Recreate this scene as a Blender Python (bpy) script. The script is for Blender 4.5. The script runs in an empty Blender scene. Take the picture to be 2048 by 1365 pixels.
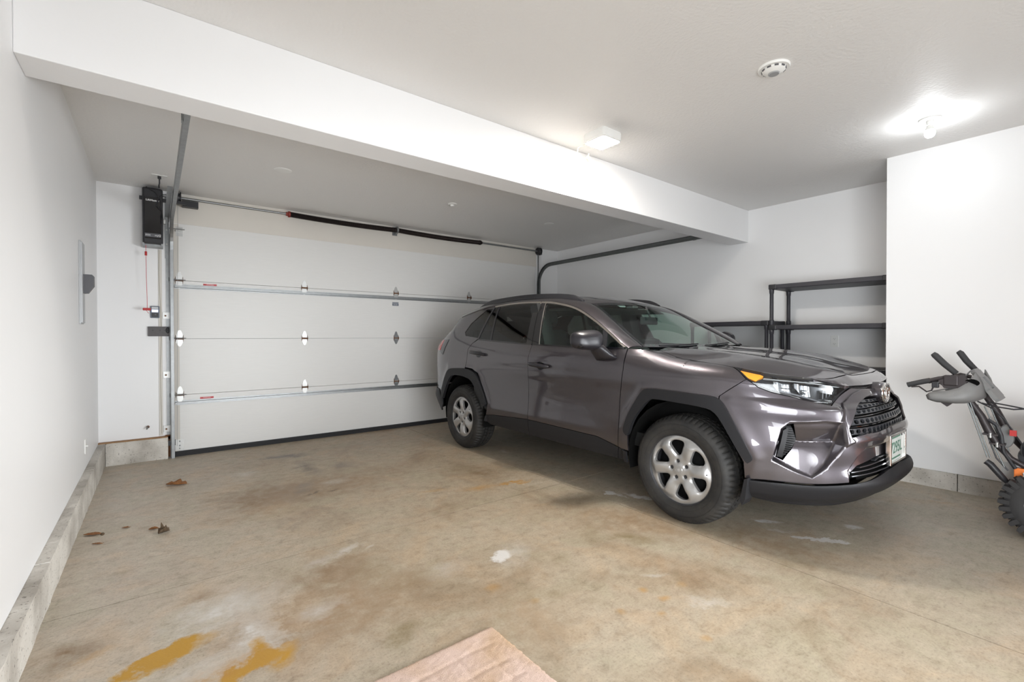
import bpy, bmesh, math, random
import numpy as np
from mathutils import Vector, Matrix
from mathutils.geometry import delaunay_2d_cdt

# ------------------------------------------------------------------ camera, world, exposure
scene = bpy.context.scene
COL = scene.collection
cam_d = bpy.data.cameras.new('camera'); cam_d.sensor_width = 36.0
cam_d.lens = 923.4884/2048*36.0; cam_d.clip_start = .02; cam_d.clip_end = 60
cam = bpy.data.objects.new('camera', cam_d); COL.objects.link(cam)
def _cam():
    a,b,c = math.radians(37.7519), math.radians(-.5106), math.radians(-.0821)
    F = Vector((math.sin(a)*math.cos(b), math.cos(a)*math.cos(b), math.sin(b)))
    R = Vector((math.cos(a), -math.sin(a), 0)); U = R.cross(F)
    R2 = R*math.cos(c)+U*math.sin(c); U2 = U*math.cos(c)-R*math.sin(c)
    m = Matrix((R2,U2,-F)).transposed().to_4x4(); m.translation = Vector((0,0,1.2243))
    cam.matrix_world = m
_cam(); scene.camera = cam
w = bpy.data.worlds.new('world'); scene.world = w; w.use_nodes = True
w.node_tree.nodes['Background'].inputs[0].default_value = (.8,.85,.9,1)
w.node_tree.nodes['Background'].inputs[1].default_value = .25
scene.view_settings.view_transform = 'Standard'; scene.view_settings.look = 'None'
scene.view_settings.gamma = 1; scene.view_settings.use_curve_mapping = False
scene.view_settings.exposure = 0.06
scene.cycles.max_bounces = 14; scene.cycles.diffuse_bounces = 7; scene.cycles.glossy_bounces = 5
scene.cycles.transparent_max_bounces = 16; scene.cycles.transmission_bounces = 8
scene.cycles.sample_clamp_indirect = 6.0
LAMP_E, BULB_E = 340.0, 190.0
# added fill lights behind the camera, out of view, balanced to brighten the room
def area(name, loc, to, size, watts, col, spread=180):
    d = bpy.data.lights.new(name, 'AREA'); d.energy = watts; d.size = size; d.color = col; d.shape = 'RECTANGLE'; d.size_y = size*.6; d.spread = math.radians(spread)
    o = bpy.data.objects.new(name, d); COL.objects.link(o); o.location = loc
    o.rotation_euler = (Vector(to)-Vector(loc)).to_track_quat('-Z','Y').to_euler(); return o
area('added_fill_low', (1.1,-1.6,.95), (1.9,6.0,1.6), 2.8, 16, (.93,.97,1), 120)
area('added_fill_back', (1.6,-1.6,.6), (2.4,6.0,1.2), 2.2, 11.5, (.93,.97,1), 45)
area('added_fill_right', (.9,-1.62,1.05), (5.0,2.3,1.0), 3.2, 68, (.93,.97,1), 110)
area('added_fill_near_right', (-.1,-.8,.8), (5.4,1.7,.8), 1.4, 9, (.93,.97,1), 70)
area('added_fill_left', (3.0,-1.3,.8), (-.44,3.4,.7), 2.0, 36, (.93,.97,1), 60)
area('added_fill_rear_right', (3.7,-1.3,2.45), (2.3,5.8,1.2), .8, 5, (.93,.97,1), 100)  # added lamp, placed to throw the car's shadow on the door

# ------------------------------------------------------------------ materials
def MAT(name):
    m = bpy.data.materials.new(name); m.use_nodes = True
    return m, m.node_tree.nodes, m.node_tree.links, m.node_tree.nodes['Principled BSDF']
def simple(name, col, rough=.5, metal=0, coat=0, spec=.5, bump=0, bscale=60, emit=0, var=0, vscale=8, coat_rough=.03):
    m,N,L,b = MAT(name)
    b.inputs['Base Color'].default_value = (*col,1); b.inputs['Roughness'].default_value = rough
    b.inputs['Metallic'].default_value = metal; b.inputs['Coat Weight'].default_value = coat
    b.inputs['Coat Roughness'].default_value = coat_rough
    b.inputs['Specular IOR Level'].default_value = spec
    tc = N.new('ShaderNodeTexCoord')
    if emit:
        b.inputs['Emission Color'].default_value = (*col,1); b.inputs['Emission Strength'].default_value = emit
    if bump:
        n = N.new('ShaderNodeTexNoise'); n.inputs['Scale'].default_value = bscale; n.inputs['Detail'].default_value = 4
        bp = N.new('ShaderNodeBump'); bp.inputs['Strength'].default_value = bump; bp.inputs['Distance'].default_value = .004
        L.new(tc.outputs['Object'], n.inputs['Vector']); L.new(n.outputs[0], bp.inputs['Height']); L.new(bp.outputs[0], b.inputs['Normal'])
    if var:
        n = N.new('ShaderNodeTexNoise'); n.inputs['Scale'].default_value = vscale; n.inputs['Detail'].default_value = 5
        r = N.new('ShaderNodeMixRGB'); r.inputs[1].default_value = (*[c*(1-var) for c in col],1); r.inputs[2].default_value = (*[min(1,c*(1+var)) for c in col],1)
        L.new(tc.outputs['Object'], n.inputs['Vector']); L.new(n.outputs[0], r.inputs[0]); L.new(r.outputs[0], b.inputs['Base Color'])
    return m
def node_math(N,L,op,a,b=None,clamp=False):
    n = N.new('ShaderNodeMath'); n.operation = op; n.use_clamp = clamp
    for i,v in enumerate((a,b)):
        if v is None: continue
        if isinstance(v,(int,float)): n.inputs[i].default_value = v
        else: L.new(v, n.inputs[i])
    return n.outputs[0]

def wall_mat(name, col, bump=.12, scale=40):
    m,N,L,b = MAT(name); tc = N.new('ShaderNodeTexCoord')
    b.inputs['Roughness'].default_value = .42; b.inputs['Specular IOR Level'].default_value = .35
    n = N.new('ShaderNodeTexNoise'); n.inputs['Scale'].default_value = 1.3; n.inputs['Detail'].default_value = 3
    n2 = N.new('ShaderNodeTexNoise'); n2.inputs['Scale'].default_value = scale; n2.inputs['Detail'].default_value = 5
    L.new(tc.outputs['Object'], n.inputs['Vector']); L.new(tc.outputs['Object'], n2.inputs['Vector'])
    mx = N.new('ShaderNodeMixRGB'); mx.inputs[1].default_value = (*[c*.965 for c in col],1); mx.inputs[2].default_value = (*col,1)
    L.new(n.outputs[0], mx.inputs[0]); L.new(mx.outputs[0], b.inputs['Base Color'])
    bp = N.new('ShaderNodeBump'); bp.inputs['Strength'].default_value = bump; bp.inputs['Distance'].default_value = .003
    L.new(n2.outputs[0], bp.inputs['Height']); L.new(bp.outputs[0], b.inputs['Normal'])
    return m
M = {}
M['wall'] = wall_mat('painted_wall', (.85,.85,.855))
def ceiling_mat():
    m,N,L,b = MAT('swirled_ceiling'); tc = N.new('ShaderNodeTexCoord')
    b.inputs['Base Color'].default_value = (.80,.79,.775,1); b.inputs['Roughness'].default_value = .6
    v = N.new('ShaderNodeTexVoronoi'); v.inputs['Scale'].default_value = 2.6; v.feature = 'F1'
    n0 = N.new('ShaderNodeTexNoise'); n0.inputs['Scale'].default_value = 1.5
    mp = N.new('ShaderNodeMixRGB'); mp.inputs[0].default_value = .25
    L.new(tc.outputs['Object'], n0.inputs['Vector']); L.new(tc.outputs['Object'], mp.inputs[1]); L.new(n0.outputs['Color'], mp.inputs[2])
    L.new(mp.outputs[0], v.inputs['Vector'])
    s = node_math(N,L,'MULTIPLY',v.outputs['Distance'],140.0); s = node_math(N,L,'SINE',s)
    n = N.new('ShaderNodeTexNoise'); n.inputs['Scale'].default_value = 55; n.inputs['Detail'].default_value = 6
    L.new(tc.outputs['Object'], n.inputs['Vector'])
    h = node_math(N,L,'ADD',node_math(N,L,'MULTIPLY',s,.05),n.outputs[0])
    bp = N.new('ShaderNodeBump'); bp.inputs['Strength'].default_value = .55; bp.inputs['Distance'].default_value = .005
    L.new(h, bp.inputs['Height']); L.new(bp.outputs[0], b.inputs['Normal'])
    return m
M['ceiling'] = ceiling_mat()

def floor_mat():
    m,N,L,b = MAT('stained_concrete'); geo = N.new('ShaderNodeNewGeometry'); P = geo.outputs['Position']
    def noise(scale, detail=5, rough=.55, dist=0, stretch=None):
        n = N.new('ShaderNodeTexNoise'); n.inputs['Scale'].default_value = scale; n.inputs['Detail'].default_value = detail
        n.inputs['Roughness'].default_value = rough; n.inputs['Distortion'].default_value = dist
        if stretch:
            mp = N.new('ShaderNodeMapping'); mp.inputs['Scale'].default_value = stretch[0]; mp.inputs['Rotation'].default_value = (0,0,stretch[1])
            L.new(P, mp.inputs[0]); L.new(mp.outputs[0], n.inputs['Vector'])
        else: L.new(P, n.inputs['Vector'])
        return n
    def ramp(x, stops):
        r = N.new('ShaderNodeValToRGB'); e = r.color_ramp.elements
        while len(e) < len(stops): e.new(.5)
        for q,(p,c) in zip(e, stops): q.position = p; q.color = (*c,1)
        L.new(x, r.inputs[0]); return r.outputs[0]
    def mix(f, a, c, kind='MIX'):
        n = N.new('ShaderNodeMixRGB'); n.blend_type = kind
        if isinstance(f,(int,float)): n.inputs[0].default_value = f
        else: L.new(f, n.inputs[0])
        for i,v in ((1,a),(2,c)):
            if isinstance(v,tuple): n.inputs[i].default_value = (*v,1)
            else: L.new(v, n.inputs[i])
        return n.outputs[0]
    big = noise(.55,4,.55,.4); mid = noise(1.9,6,.6,.6)
    base = ramp(big.outputs[0], [(.33,(.42,.32,.215)),(.50,(.50,.415,.305)),(.66,(.43,.295,.18))])
    base = mix(.55, base, ramp(mid.outputs[0], [(.30,(.34,.25,.16)),(.48,(.56,.48,.37)),(.70,(.58,.52,.42))]))
    # greyer towards right and left; lightening in the colour makes up for weak light
    sep = N.new('ShaderNodeSeparateXYZ'); L.new(P, sep.inputs[0])
    gx = node_math(N,L,'DIVIDE',node_math(N,L,'SUBTRACT',sep.outputs[0],2.3),1.6,True)
    base = mix(node_math(N,L,'MULTIPLY',gx,.75), base, (.60,.555,.475))
    gl = node_math(N,L,'DIVIDE',node_math(N,L,'SUBTRACT',.9,sep.outputs[0]),1.1,True)
    base = mix(node_math(N,L,'MULTIPLY',gl,.65), base, (.74,.68,.60))
    streak = noise(7,6,.65,.3,((1,5.5,1),math.radians(8)))
    base = mix(.22, base, ramp(streak.outputs[0], [(.33,(.62,.60,.57)),(.5,(1,1,1)),(.70,(1.0,1.0,1.0))]), 'MULTIPLY')
    fine = noise(95,3,.7); base = mix(.55, base, ramp(fine.outputs[0], [(.28,(.45,.43,.41)),(.47,(.95,.95,.95)),(.60,(1,1,1)),(.75,(1.25,1.24,1.22))]), 'MULTIPLY')
    mott = noise(15,8,.72,.4); base = mix(.75, base, ramp(mott.outputs[0], [(.32,(.70,.67,.63)),(.46,(.96,.95,.93)),(.56,(1.04,1.04,1.04)),(.70,(1.22,1.21,1.20))]), 'MULTIPLY')
    tint = noise(3.4,5,.6,.8); base = mix(.55, base, ramp(tint.outputs[0], [(.34,(1.08,.97,.86)),(.50,(1,1,1)),(.64,(.93,.98,.93))]), 'MULTIPLY')
    warp = noise(3.2,6,.65,.3); warp2 = noise(11,5,.7)
    wv = N.new('ShaderNodeVectorMath'); wv.operation = 'SUBTRACT'; L.new(warp.outputs['Color'], wv.inputs[0]); wv.inputs[1].default_value = (.5,.5,.5)
    wv2 = N.new('ShaderNodeVectorMath'); wv2.operation = 'SUBTRACT'; L.new(warp2.outputs['Color'], wv2.inputs[0]); wv2.inputs[1].default_value = (.5,.5,.5)
    def stain(col, cx, cy, rx, ry, rot, strength, wamp=.35, w2=.15, soft=.7):
        nonlocal base
        a = N.new('ShaderNodeVectorMath'); a.operation = 'SCALE'; a.inputs['Scale'].default_value = wamp*max(rx,ry)*2; L.new(wv.outputs[0], a.inputs[0])
        a2 = N.new('ShaderNodeVectorMath'); a2.operation = 'SCALE'; a2.inputs['Scale'].default_value = w2*max(rx,ry)*2; L.new(wv2.outputs[0], a2.inputs[0])
        c = N.new('ShaderNodeVectorMath'); c.operation = 'ADD'; L.new(P, c.inputs[0]); L.new(a.outputs[0], c.inputs[1])
        c2 = N.new('ShaderNodeVectorMath'); c2.operation = 'ADD'; L.new(c.outputs[0], c2.inputs[0]); L.new(a2.outputs[0], c2.inputs[1])
        mp = N.new('ShaderNodeMapping'); mp.vector_type = 'TEXTURE'
        mp.inputs['Location'].default_value = (cx,cy,0); mp.inputs['Rotation'].default_value = (0,0,math.radians(rot)); mp.inputs['Scale'].default_value = (rx,ry,50)
        L.new(c2.outputs[0], mp.inputs[0])
        g = N.new('ShaderNodeVectorMath'); g.operation = 'LENGTH'; L.new(mp.outputs[0], g.inputs[0])
        f = node_math(N,L,'DIVIDE',node_math(N,L,'SUBTRACT',1.0,g.outputs['Value']),soft,True)
        f = node_math(N,L,'MULTIPLY',f,node_math(N,L,'MULTIPLY',node_math(N,L,'SUBTRACT',warp2.outputs[0],.22),strength*4.2),True)
        base = mix(f, base, col)
    for s in STAINS: stain(*s)
    base = mix(1.0, base, (.80,.79,.78), 'MULTIPLY')
    L.new(base, b.inputs['Base Color'])
    b.inputs['Roughness'].default_value = .52; b.inputs['Specular IOR Level'].default_value = .4
    r = ramp(mid.outputs[0], [(.3,(.38,)*3),(.7,(.62,)*3)]); L.new(r, b.inputs['Roughness'])
    bp = N.new('ShaderNodeBump'); bp.inputs['Strength'].default_value = .35; bp.inputs['Distance'].default_value = .002
    L.new(fine.outputs[0], bp.inputs['Height']); L.new(bp.outputs[0], b.inputs['Normal'])
    return m
# floor stains: colour, centre, radii, rotation, strength, warp
BR=(.30,.195,.105); OR=(.55,.30,.075); YO=(.60,.34,.05); WH=(.80,.78,.75); OL=(.25,.19,.09); GY=(.24,.205,.165); DK=(.15,.115,.08)
STAINS = [
 (BR,.95,4.0,.75,.45,-20,.55,.5,.2,1.0),(BR,2.35,3.5,.55,.35,-30,.42,.5,.2,1.0),(BR,2.5,1.9,.55,.35,-60,.45,.5,.2,1.0),
 ((.40,.27,.16),.62,2.1,.55,.35,20,.60,.5,.25,1.0),((.40,.28,.17),1.2,1.55,.5,.3,20,.40,.5,.25,1.0),(BR,1.5,4.1,.8,.5,0,.35,.5,.2,1.0),
 (GY,1.07,5.3,.30,.10,-10,.7,.6,.3,.6),(GY,1.13,4.65,.13,.35,0,.6,.6,.3,.8),(GY,.99,4.05,.10,.25,-20,.5,.6,.3,.8),(GY,1.45,4.55,.18,.18,0,.45,.6,.3,.8),
 (DK,1.0,3.85,.10,.025,30,.7,.8,.5,.9),(DK,1.13,3.83,.07,.02,10,.7,.8,.5,.9),
 (OR,2.37,3.06,.24,.028,-10,.75,.7,.3,.9),(OR,2.1,3.14,.22,.10,-15,.38,.7,.3,1.0),(OR,1.75,3.30,.12,.05,-15,.35,.7,.3,1.0),
 (OR,.68,3.62,.25,.25,0,.18,.7,.3,1.0),
 (WH,.25,2.42,.26,.22,30,.55,.7,.6,1.0),(WH,.33,2.12,.20,.10,80,.70,.7,.6,1.0),(WH,.15,1.98,.20,.12,20,.55,.7,.6,1.0),(WH,.58,2.16,.13,.08,0,.45,.7,.7,1.0),
 (WH,.86,2.68,.12,.035,20,.6,.8,.6,1.0),(WH,.98,2.63,.05,.02,30,.7,.8,.6,1.0),(WH,.70,2.62,.12,.05,20,.45,.8,.6,1.0),
 (WH,1.52,2.06,.085,.055,30,1.8,.6,.6,.8),(WH,1.6,2.05,.20,.13,30,.30,.6,.6,1.0),(WH,1.2,2.12,.16,.10,0,.30,.6,.6,1.0),
 (WH,.62,4.82,.16,.13,0,.42,.8,.7,1.0),(WH,1.22,4.05,.14,.10,0,.28,.8,.7,1.0),
 (YO,.03,2.20,.18,.080,25,1.9,.55,.35,.75),(YO,.26,1.93,.17,.055,25,1.9,.55,.35,.75),(YO,.32,2.05,.035,.09,0,.9,.7,.4,.8),(YO,.38,1.93,.05,.10,-20,.9,.7,.4,.8),(OR,.20,1.93,.26,.10,20,.55,.6,.4,1.0),
 (BR,-.27,2.45,.16,.13,30,.6,.6,.4,1.0),(OR,-.22,2.36,.14,.05,30,.35,.6,.5,1.0),(OL,-.15,3.15,.06,.04,0,.5,.6,.4,1.0),(BR,.17,2.62,.10,.05,0,.45,.7,.5,1.0),
 (OL,.81,1.79,.12,.07,30,.75,.6,.4,1.0),(OL,2.27,1.77,.16,.09,-45,.62,.6,.35,1.0),
 (WH,3.17,1.055,.17,.030,-53,2.4,.35,.55,.40),(WH,3.19,1.39,.10,.035,-60,1.3,.9,.8,.8),(WH,3.11,1.27,.12,.025,-60,.45,.9,.8,.8),(WH,3.54,1.0,.06,.035,-60,1.3,.8,.8,.8),
 (WH,2.84,2.36,.035,.12,0,1.6,1.0,.9,.8),(WH,2.93,2.18,.04,.14,10,1.2,1.0,.9,.8),(WH,4.2,1.05,.10,.05,0,.30,.9,.9,.9),(WH,4.1,1.10,.07,.03,0,.30,.9,.9,.9),
 (WH,3.0,4.0,.05,.14,0,.35,1.0,.9,.9),
 (OR,1.86,1.37,.035,.03,0,.5,.6,.4,.9),(OR,1.88,1.26,.045,.03,0,.5,.8,.4,.9),(OR,1.63,1.32,.035,.03,0,.42,.6,.4,.9),(OR,1.76,1.20,.03,.025,0,.42,.6,.4,.9),
 (OR,1.76,.99,.035,.03,0,.55,.6,.4,.9),(OR,2.05,1.28,.04,.03,0,.3,.6,.4,.9),(OR,1.30,1.83,.06,.04,0,.32,.8,.4,.9),(OR,1.38,1.62,.04,.03,0,.3,.8,.4,.9),
 (OL,1.5,1.6,.05,.04,0,.22,.8,.4,.9),(OL,1.6,1.46,.05,.04,0,.2,.8,.4,.9),(WH,1.98,1.12,.14,.05,-45,.30,.9,.7,1.0),(WH,2.02,1.42,.09,.03,-30,.35,.9,.8,1.0),
 (OR,4.6,.75,.12,.02,-60,.35,.9,.6,1.0),
 (BR,.62,3.95,.45,.5,0,.55,.6,.3,1.0),(BR,.75,2.45,.45,.30,20,.5,.6,.3,1.0),(BR,1.0,2.1,.35,.25,20,.4,.6,.3,1.0),(BR,2.9,1.2,.4,.5,40,.4,.6,.3,1.0),
]
M['floor'] = floor_mat()
def curb_mat():
    m,N,L,b = MAT('cast_concrete'); tc = N.new('ShaderNodeTexCoord')
    def nz(s,d=5): n=N.new('ShaderNodeTexNoise'); n.inputs['Scale'].default_value=s; n.inputs['Detail'].default_value=d; L.new(tc.outputs['Object'],n.inputs['Vector']); return n.outputs[0]
    r=N.new('ShaderNodeValToRGB'); L.new(nz(4,7),r.inputs[0])
    e=r.color_ramp.elements; e[0].position=.32; e[0].color=(.38,.35,.31,1); e[1].position=.62; e[1].color=(.66,.63,.58,1)
    r2=N.new('ShaderNodeValToRGB'); L.new(nz(75,3),r2.inputs[0]); e=r2.color_ramp.elements; e[0].position=.30; e[0].color=(.25,.23,.21,1); e[1].position=.38; e[1].color=(1,1,1,1)
    mx=N.new('ShaderNodeMixRGB'); mx.blend_type='MULTIPLY'; mx.inputs[0].default_value=.8; L.new(r.outputs[0],mx.inputs[1]); L.new(r2.outputs[0],mx.inputs[2]); L.new(mx.outputs[0],b.inputs['Base Color'])
    b.inputs['Roughness'].default_value=.85
    bp=N.new('ShaderNodeBump'); bp.inputs['Strength'].default_value=.8; bp.inputs['Distance'].default_value=.006; L.new(nz(30,6),bp.inputs['Height']); L.new(bp.outputs[0],b.inputs['Normal'])
    return m
M['curb'] = curb_mat()
def door_mat():
    m,N,L,b = MAT('woodgrain_steel'); tc = N.new('ShaderNodeTexCoord')
    mp = N.new('ShaderNodeMapping'); mp.inputs['Scale'].default_value = (6,1,160); L.new(tc.outputs['Object'], mp.inputs[0])
    n = N.new('ShaderNodeTexNoise'); n.inputs['Scale'].default_value = 1; n.inputs['Detail'].default_value = 5; L.new(mp.outputs[0], n.inputs['Vector'])
    mx = N.new('ShaderNodeMixRGB'); mx.inputs[1].default_value=(.72,.715,.70,1); mx.inputs[2].default_value=(.79,.785,.77,1); L.new(n.outputs[0],mx.inputs[0]); L.new(mx.outputs[0],b.inputs['Base Color'])
    b.inputs['Roughness'].default_value=.42
    bp=N.new('ShaderNodeBump'); bp.inputs['Strength'].default_value=.35; bp.inputs['Distance'].default_value=.0015; L.new(n.outputs[0],bp.inputs['Height']); L.new(bp.outputs[0],b.inputs['Normal'])
    return m
M['door'] = door_mat()
M['header'] = simple('aged_beige_paint',(.70,.665,.61),.6,var=.05,vscale=3)
M['galv'] = simple('galvanised_steel',(.30,.31,.315),.42,metal=.85,var=.22,vscale=25)
M['galv_dark'] = simple('dull_galvanised_steel',(.16,.17,.17),.5,metal=.8,var=.2,vscale=25)
M['void0'] = simple('matt_black',(.01,.01,.01),.6)
M['wire_beige'] = simple('aged_wire',(.42,.39,.33),.6)
M['sill_wood'] = simple('stained_sill_wood',(.30,.17,.08),.8,var=.4,vscale=30)
M['bright'] = simple('bright_zinc',(.50,.50,.49),.38,metal=.7,var=.1,vscale=60)
M['rust'] = simple('rusty_steel',(.16,.07,.03),.75,metal=.3,var=.5,vscale=60)
M['spring'] = simple('oiled_spring_steel',(.030,.022,.021),.45,metal=.7,bump=.2)
M['spring_cone'] = simple('red_painted_cone',(.25,.03,.02),.5)
M['black_plastic'] = simple('black_plastic',(.022,.022,.026),.42,bump=.08,bscale=180)
M['shelf_plastic'] = simple('grained_dark_plastic',(.035,.034,.042),.48,bump=.15,bscale=160)
M['black_gloss'] = simple('gloss_black',(.006,.006,.008),.06,coat=.6)
M['grey_plastic'] = simple('grey_bezel',(.10,.10,.11),.5)
M['rubber'] = simple('rubber_seal',(.018,.018,.02),.7)
M['white_plastic'] = simple('white_plastic',(.82,.82,.80),.38)
M['beige_trim'] = simple('beige_vinyl_trim',(.64,.61,.56),.55)
M['red_plastic'] = simple('red_plastic',(.45,.02,.02),.4)
M['red_label'] = simple('red_label',(.55,.07,.08),.5)
M['grey_label'] = simple('slate_label',(.14,.16,.20),.5)
M['white_print'] = simple('white_print',(.85,.85,.85),.5)
M['dark_box'] = simple('brown_black_enamel',(.075,.068,.07),.5,var=.15,vscale=40)
M['yellow_tag'] = simple('yellow_tag',(.85,.70,.10),.5)
M['screen'] = simple('lit_display',(.72,.78,.95),.3,emit=.9)
M['panel_grey'] = simple('panel_enamel',(.42,.43,.44),.4,metal=.3)
M['leaf'] = simple('dry_leaf',(.26,.11,.035),.7,var=.5,vscale=60)
M['leaf_dark'] = simple('brown_leaf',(.085,.055,.03),.8,var=.5,vscale=60)
def glow(name,col,e):
    m,N,L,b = MAT(name); em=N.new('ShaderNodeEmission'); em.inputs[0].default_value=(*col,1); em.inputs[1].default_value=e
    L.new(em.outputs[0], N['Material Output'].inputs[0]); return m
M['lamp_glow'] = glow('lit_lamp_lens',(1,.93,.84),LAMP_E)
M['bulb_glow'] = glow('lit_bulb',(.93,.97,1),BULB_E)

# ------------------------------------------------------------------ mesh helpers
class MB:
    def __init__(s): s.v=[]; s.f=[]; s.sm=[]
    def add(s, vs, fs, smooth=False, mat=None):
        o=len(s.v)
        s.v += [tuple(mat @ Vector(p)) if mat else tuple(p) for p in vs]
        s.f += [tuple(i+o for i in f) for f in fs]; s.sm += [smooth]*len(fs); return s
    def box(s, a, b, bev=0, mat=None):
        x0,y0,z0 = [min(a[i],b[i]) for i in range(3)]; x1,y1,z1 = [max(a[i],b[i]) for i in range(3)]
        if bev<=0:
            vs=[(x,y,z) for x in (x0,x1) for y in (y0,y1) for z in (z0,z1)]
            fs=[(0,1,3,2),(4,6,7,5),(0,4,5,1),(2,3,7,6),(0,2,6,4),(1,5,7,3)]
            return s.add(vs,fs,False,mat)
        bm=bmesh.new(); bmesh.ops.create_cube(bm,size=1)
        for v in bm.verts: v.co=Vector(((x0+x1)/2+v.co.x*(x1-x0),(y0+y1)/2+v.co.y*(y1-y0),(z0+z1)/2+v.co.z*(z1-z0)))
        bmesh.ops.bevel(bm,geom=list(bm.edges),offset=min(bev,.49*min(x1-x0,y1-y0,z1-z0)),segments=2,profile=.5,affect='EDGES')
        bm.verts.index_update(); vs=[v.co.copy() for v in bm.verts]; fs=[[v.index for v in f.verts] for f in bm.faces]; bm.free()
        return s.add(vs,fs,False,mat)
    def prism(s, pts, axis, a, b, mat=None, smooth=False):
        "extrude a 2-D outline along axis (0,1,2) from a to b; outline in the other two axes in order"
        n=len(pts); vs=[]
        for h in (a,b):
            for p in pts:
                q=[p[0],p[1]]; q.insert(axis,h); vs.append(tuple(q))
        fs=[tuple(range(n))[::-1],tuple(range(n,2*n))]+[(i,(i+1)%n,n+(i+1)%n,n+i) for i in range(n)]
        return s.add(vs,fs,smooth,mat)
    def tube(s, path, r, n=10, caps=True, closed=False, mat=None):
        P=[Vector(p) for p in path]; k=len(P); R=r if hasattr(r,'__len__') else [r]*k; vs=[]; fs=[]
        up=None
        for i,p in enumerate(P):
            if closed: t=(P[(i+1)%k]-P[i-1]).normalized()
            else: t=(P[min(i+1,k-1)]-P[max(i-1,0)]).normalized()
            if up is None: up=t.orthogonal().normalized()
            else:
                up=(up-t*up.dot(t)); up=up.normalized() if up.length>1e-6 else t.orthogonal().normalized()
            q=t.cross(up)
            for j in range(n):
                a=2*math.pi*j/n; vs.append(p+(up*math.cos(a)+q*math.sin(a))*R[i])
        for i in range(k if closed else k-1):
            for j in range(n):
                a=i*n+j; b=i*n+(j+1)%n; c=((i+1)%k)*n+(j+1)%n; d=((i+1)%k)*n+j; fs.append((a,b,c,d))
        if caps and not closed: fs += [tuple(range(n))[::-1], tuple(range((k-1)*n,k*n))]
        return s.add(vs,fs,True,mat)
    def lathe(s, prof, n=32, mat=None, smooth=True):
        "profile (r,h) turned about z"
        vs=[];fs=[];k=len(prof)
        for j in range(n):
            a=2*math.pi*j/n
            for r,h in prof: vs.append((r*math.cos(a),r*math.sin(a),h))
        for j in range(n):
            for i in range(k-1):
                a=j*k+i; b=((j+1)%n)*k+i; fs.append((a,b,b+1,a+1))
        return s.add(vs,fs,smooth,mat)
    def sphere(s,c,r,n=16,mat=None,sc=(1,1,1)):
        vs=[];fs=[]
        for i in range(n//2+1):
            th=math.pi*i/(n//2)
            for j in range(n):
                a=2*math.pi*j/n; vs.append((c[0]+r*sc[0]*math.sin(th)*math.cos(a),c[1]+r*sc[1]*math.sin(th)*math.sin(a),c[2]+r*sc[2]*math.cos(th)))
        for i in range(n//2):
            for j in range(n): fs.append((i*n+j,(i+1)*n+j,(i+1)*n+(j+1)%n,i*n+(j+1)%n))
        return s.add(vs,fs,True,mat)
    def build(s,name,mat,parent=None,recalc=True,**kw):
        me=bpy.data.meshes.new(name); me.from_pydata(s.v,[],s.f); me.validate()
        if len(me.polygons)==len(s.sm): me.polygons.foreach_set('use_smooth',s.sm)
        if recalc:
            bm=bmesh.new(); bm.from_mesh(me); bmesh.ops.remove_doubles(bm,verts=bm.verts,dist=1e-6) if kw.get('weld') else None
            bmesh.ops.recalc_face_normals(bm,faces=bm.faces); bm.to_mesh(me); bm.free()
        me.materials.append(mat); o=bpy.data.objects.new(name,me); COL.objects.link(o)
        if any(s.sm) and not kw.get('nosharp'):
            try: me.set_sharp_from_angle(angle=math.radians(38))
            except Exception: pass
        if parent: o.parent=parent
        return o
def tag(o,label=None,cat=None,group=None,kind=None):
    for k,v in (('label',label),('category',cat),('group',group),('kind',kind)):
        if v: o[k]=v
    return o
def empty(name,loc=(0,0,0),rot=(0,0,0),label=None,cat=None,group=None):
    o=bpy.data.objects.new(name,None); COL.objects.link(o); o.location=loc; o.rotation_euler=rot; o.empty_display_size=.1
    return tag(o,label,cat,group)
def text_mesh(name,body,size,mat,parent,M4,extrude=.0004,bold=.0):
    c=bpy.data.curves.new(name,'FONT'); c.body=body; c.size=size; c.extrude=extrude; c.offset=bold; c.align_x='CENTER'; c.align_y='CENTER'
    t=bpy.data.objects.new(name,c); me=bpy.data.meshes.new_from_object(t); bpy.data.objects.remove(t); me.transform(M4)
    me.materials.clear(); me.materials.append(mat); me.name=name
    o=bpy.data.objects.new(name,me); COL.objects.link(o); o.parent=parent; return o
def T4(loc,rx=0,ry=0,rz=0,sc=(1,1,1)):
    return Matrix.Translation(loc)@Matrix.Rotation(rz,4,'Z')@Matrix.Rotation(ry,4,'Y')@Matrix.Rotation(rx,4,'X')@Matrix.Diagonal((*sc,1))
PI=math.pi
# ------------------------------------------------------------------ the room
XL,XR,YD,YB,YB2,ZC,ZB,XB,YBP = -.44,5.71,6.05,2.684,2.903,2.7526,2.367,4.981,1.172
YF = -1.7; DX0,DX1,DZ = .165,5.20,2.44
def floor_z(y): return 0 if y<2.8 else -.04*(y-2.8)/3.25
def struct(o): o['kind']='structure'; return o
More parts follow.
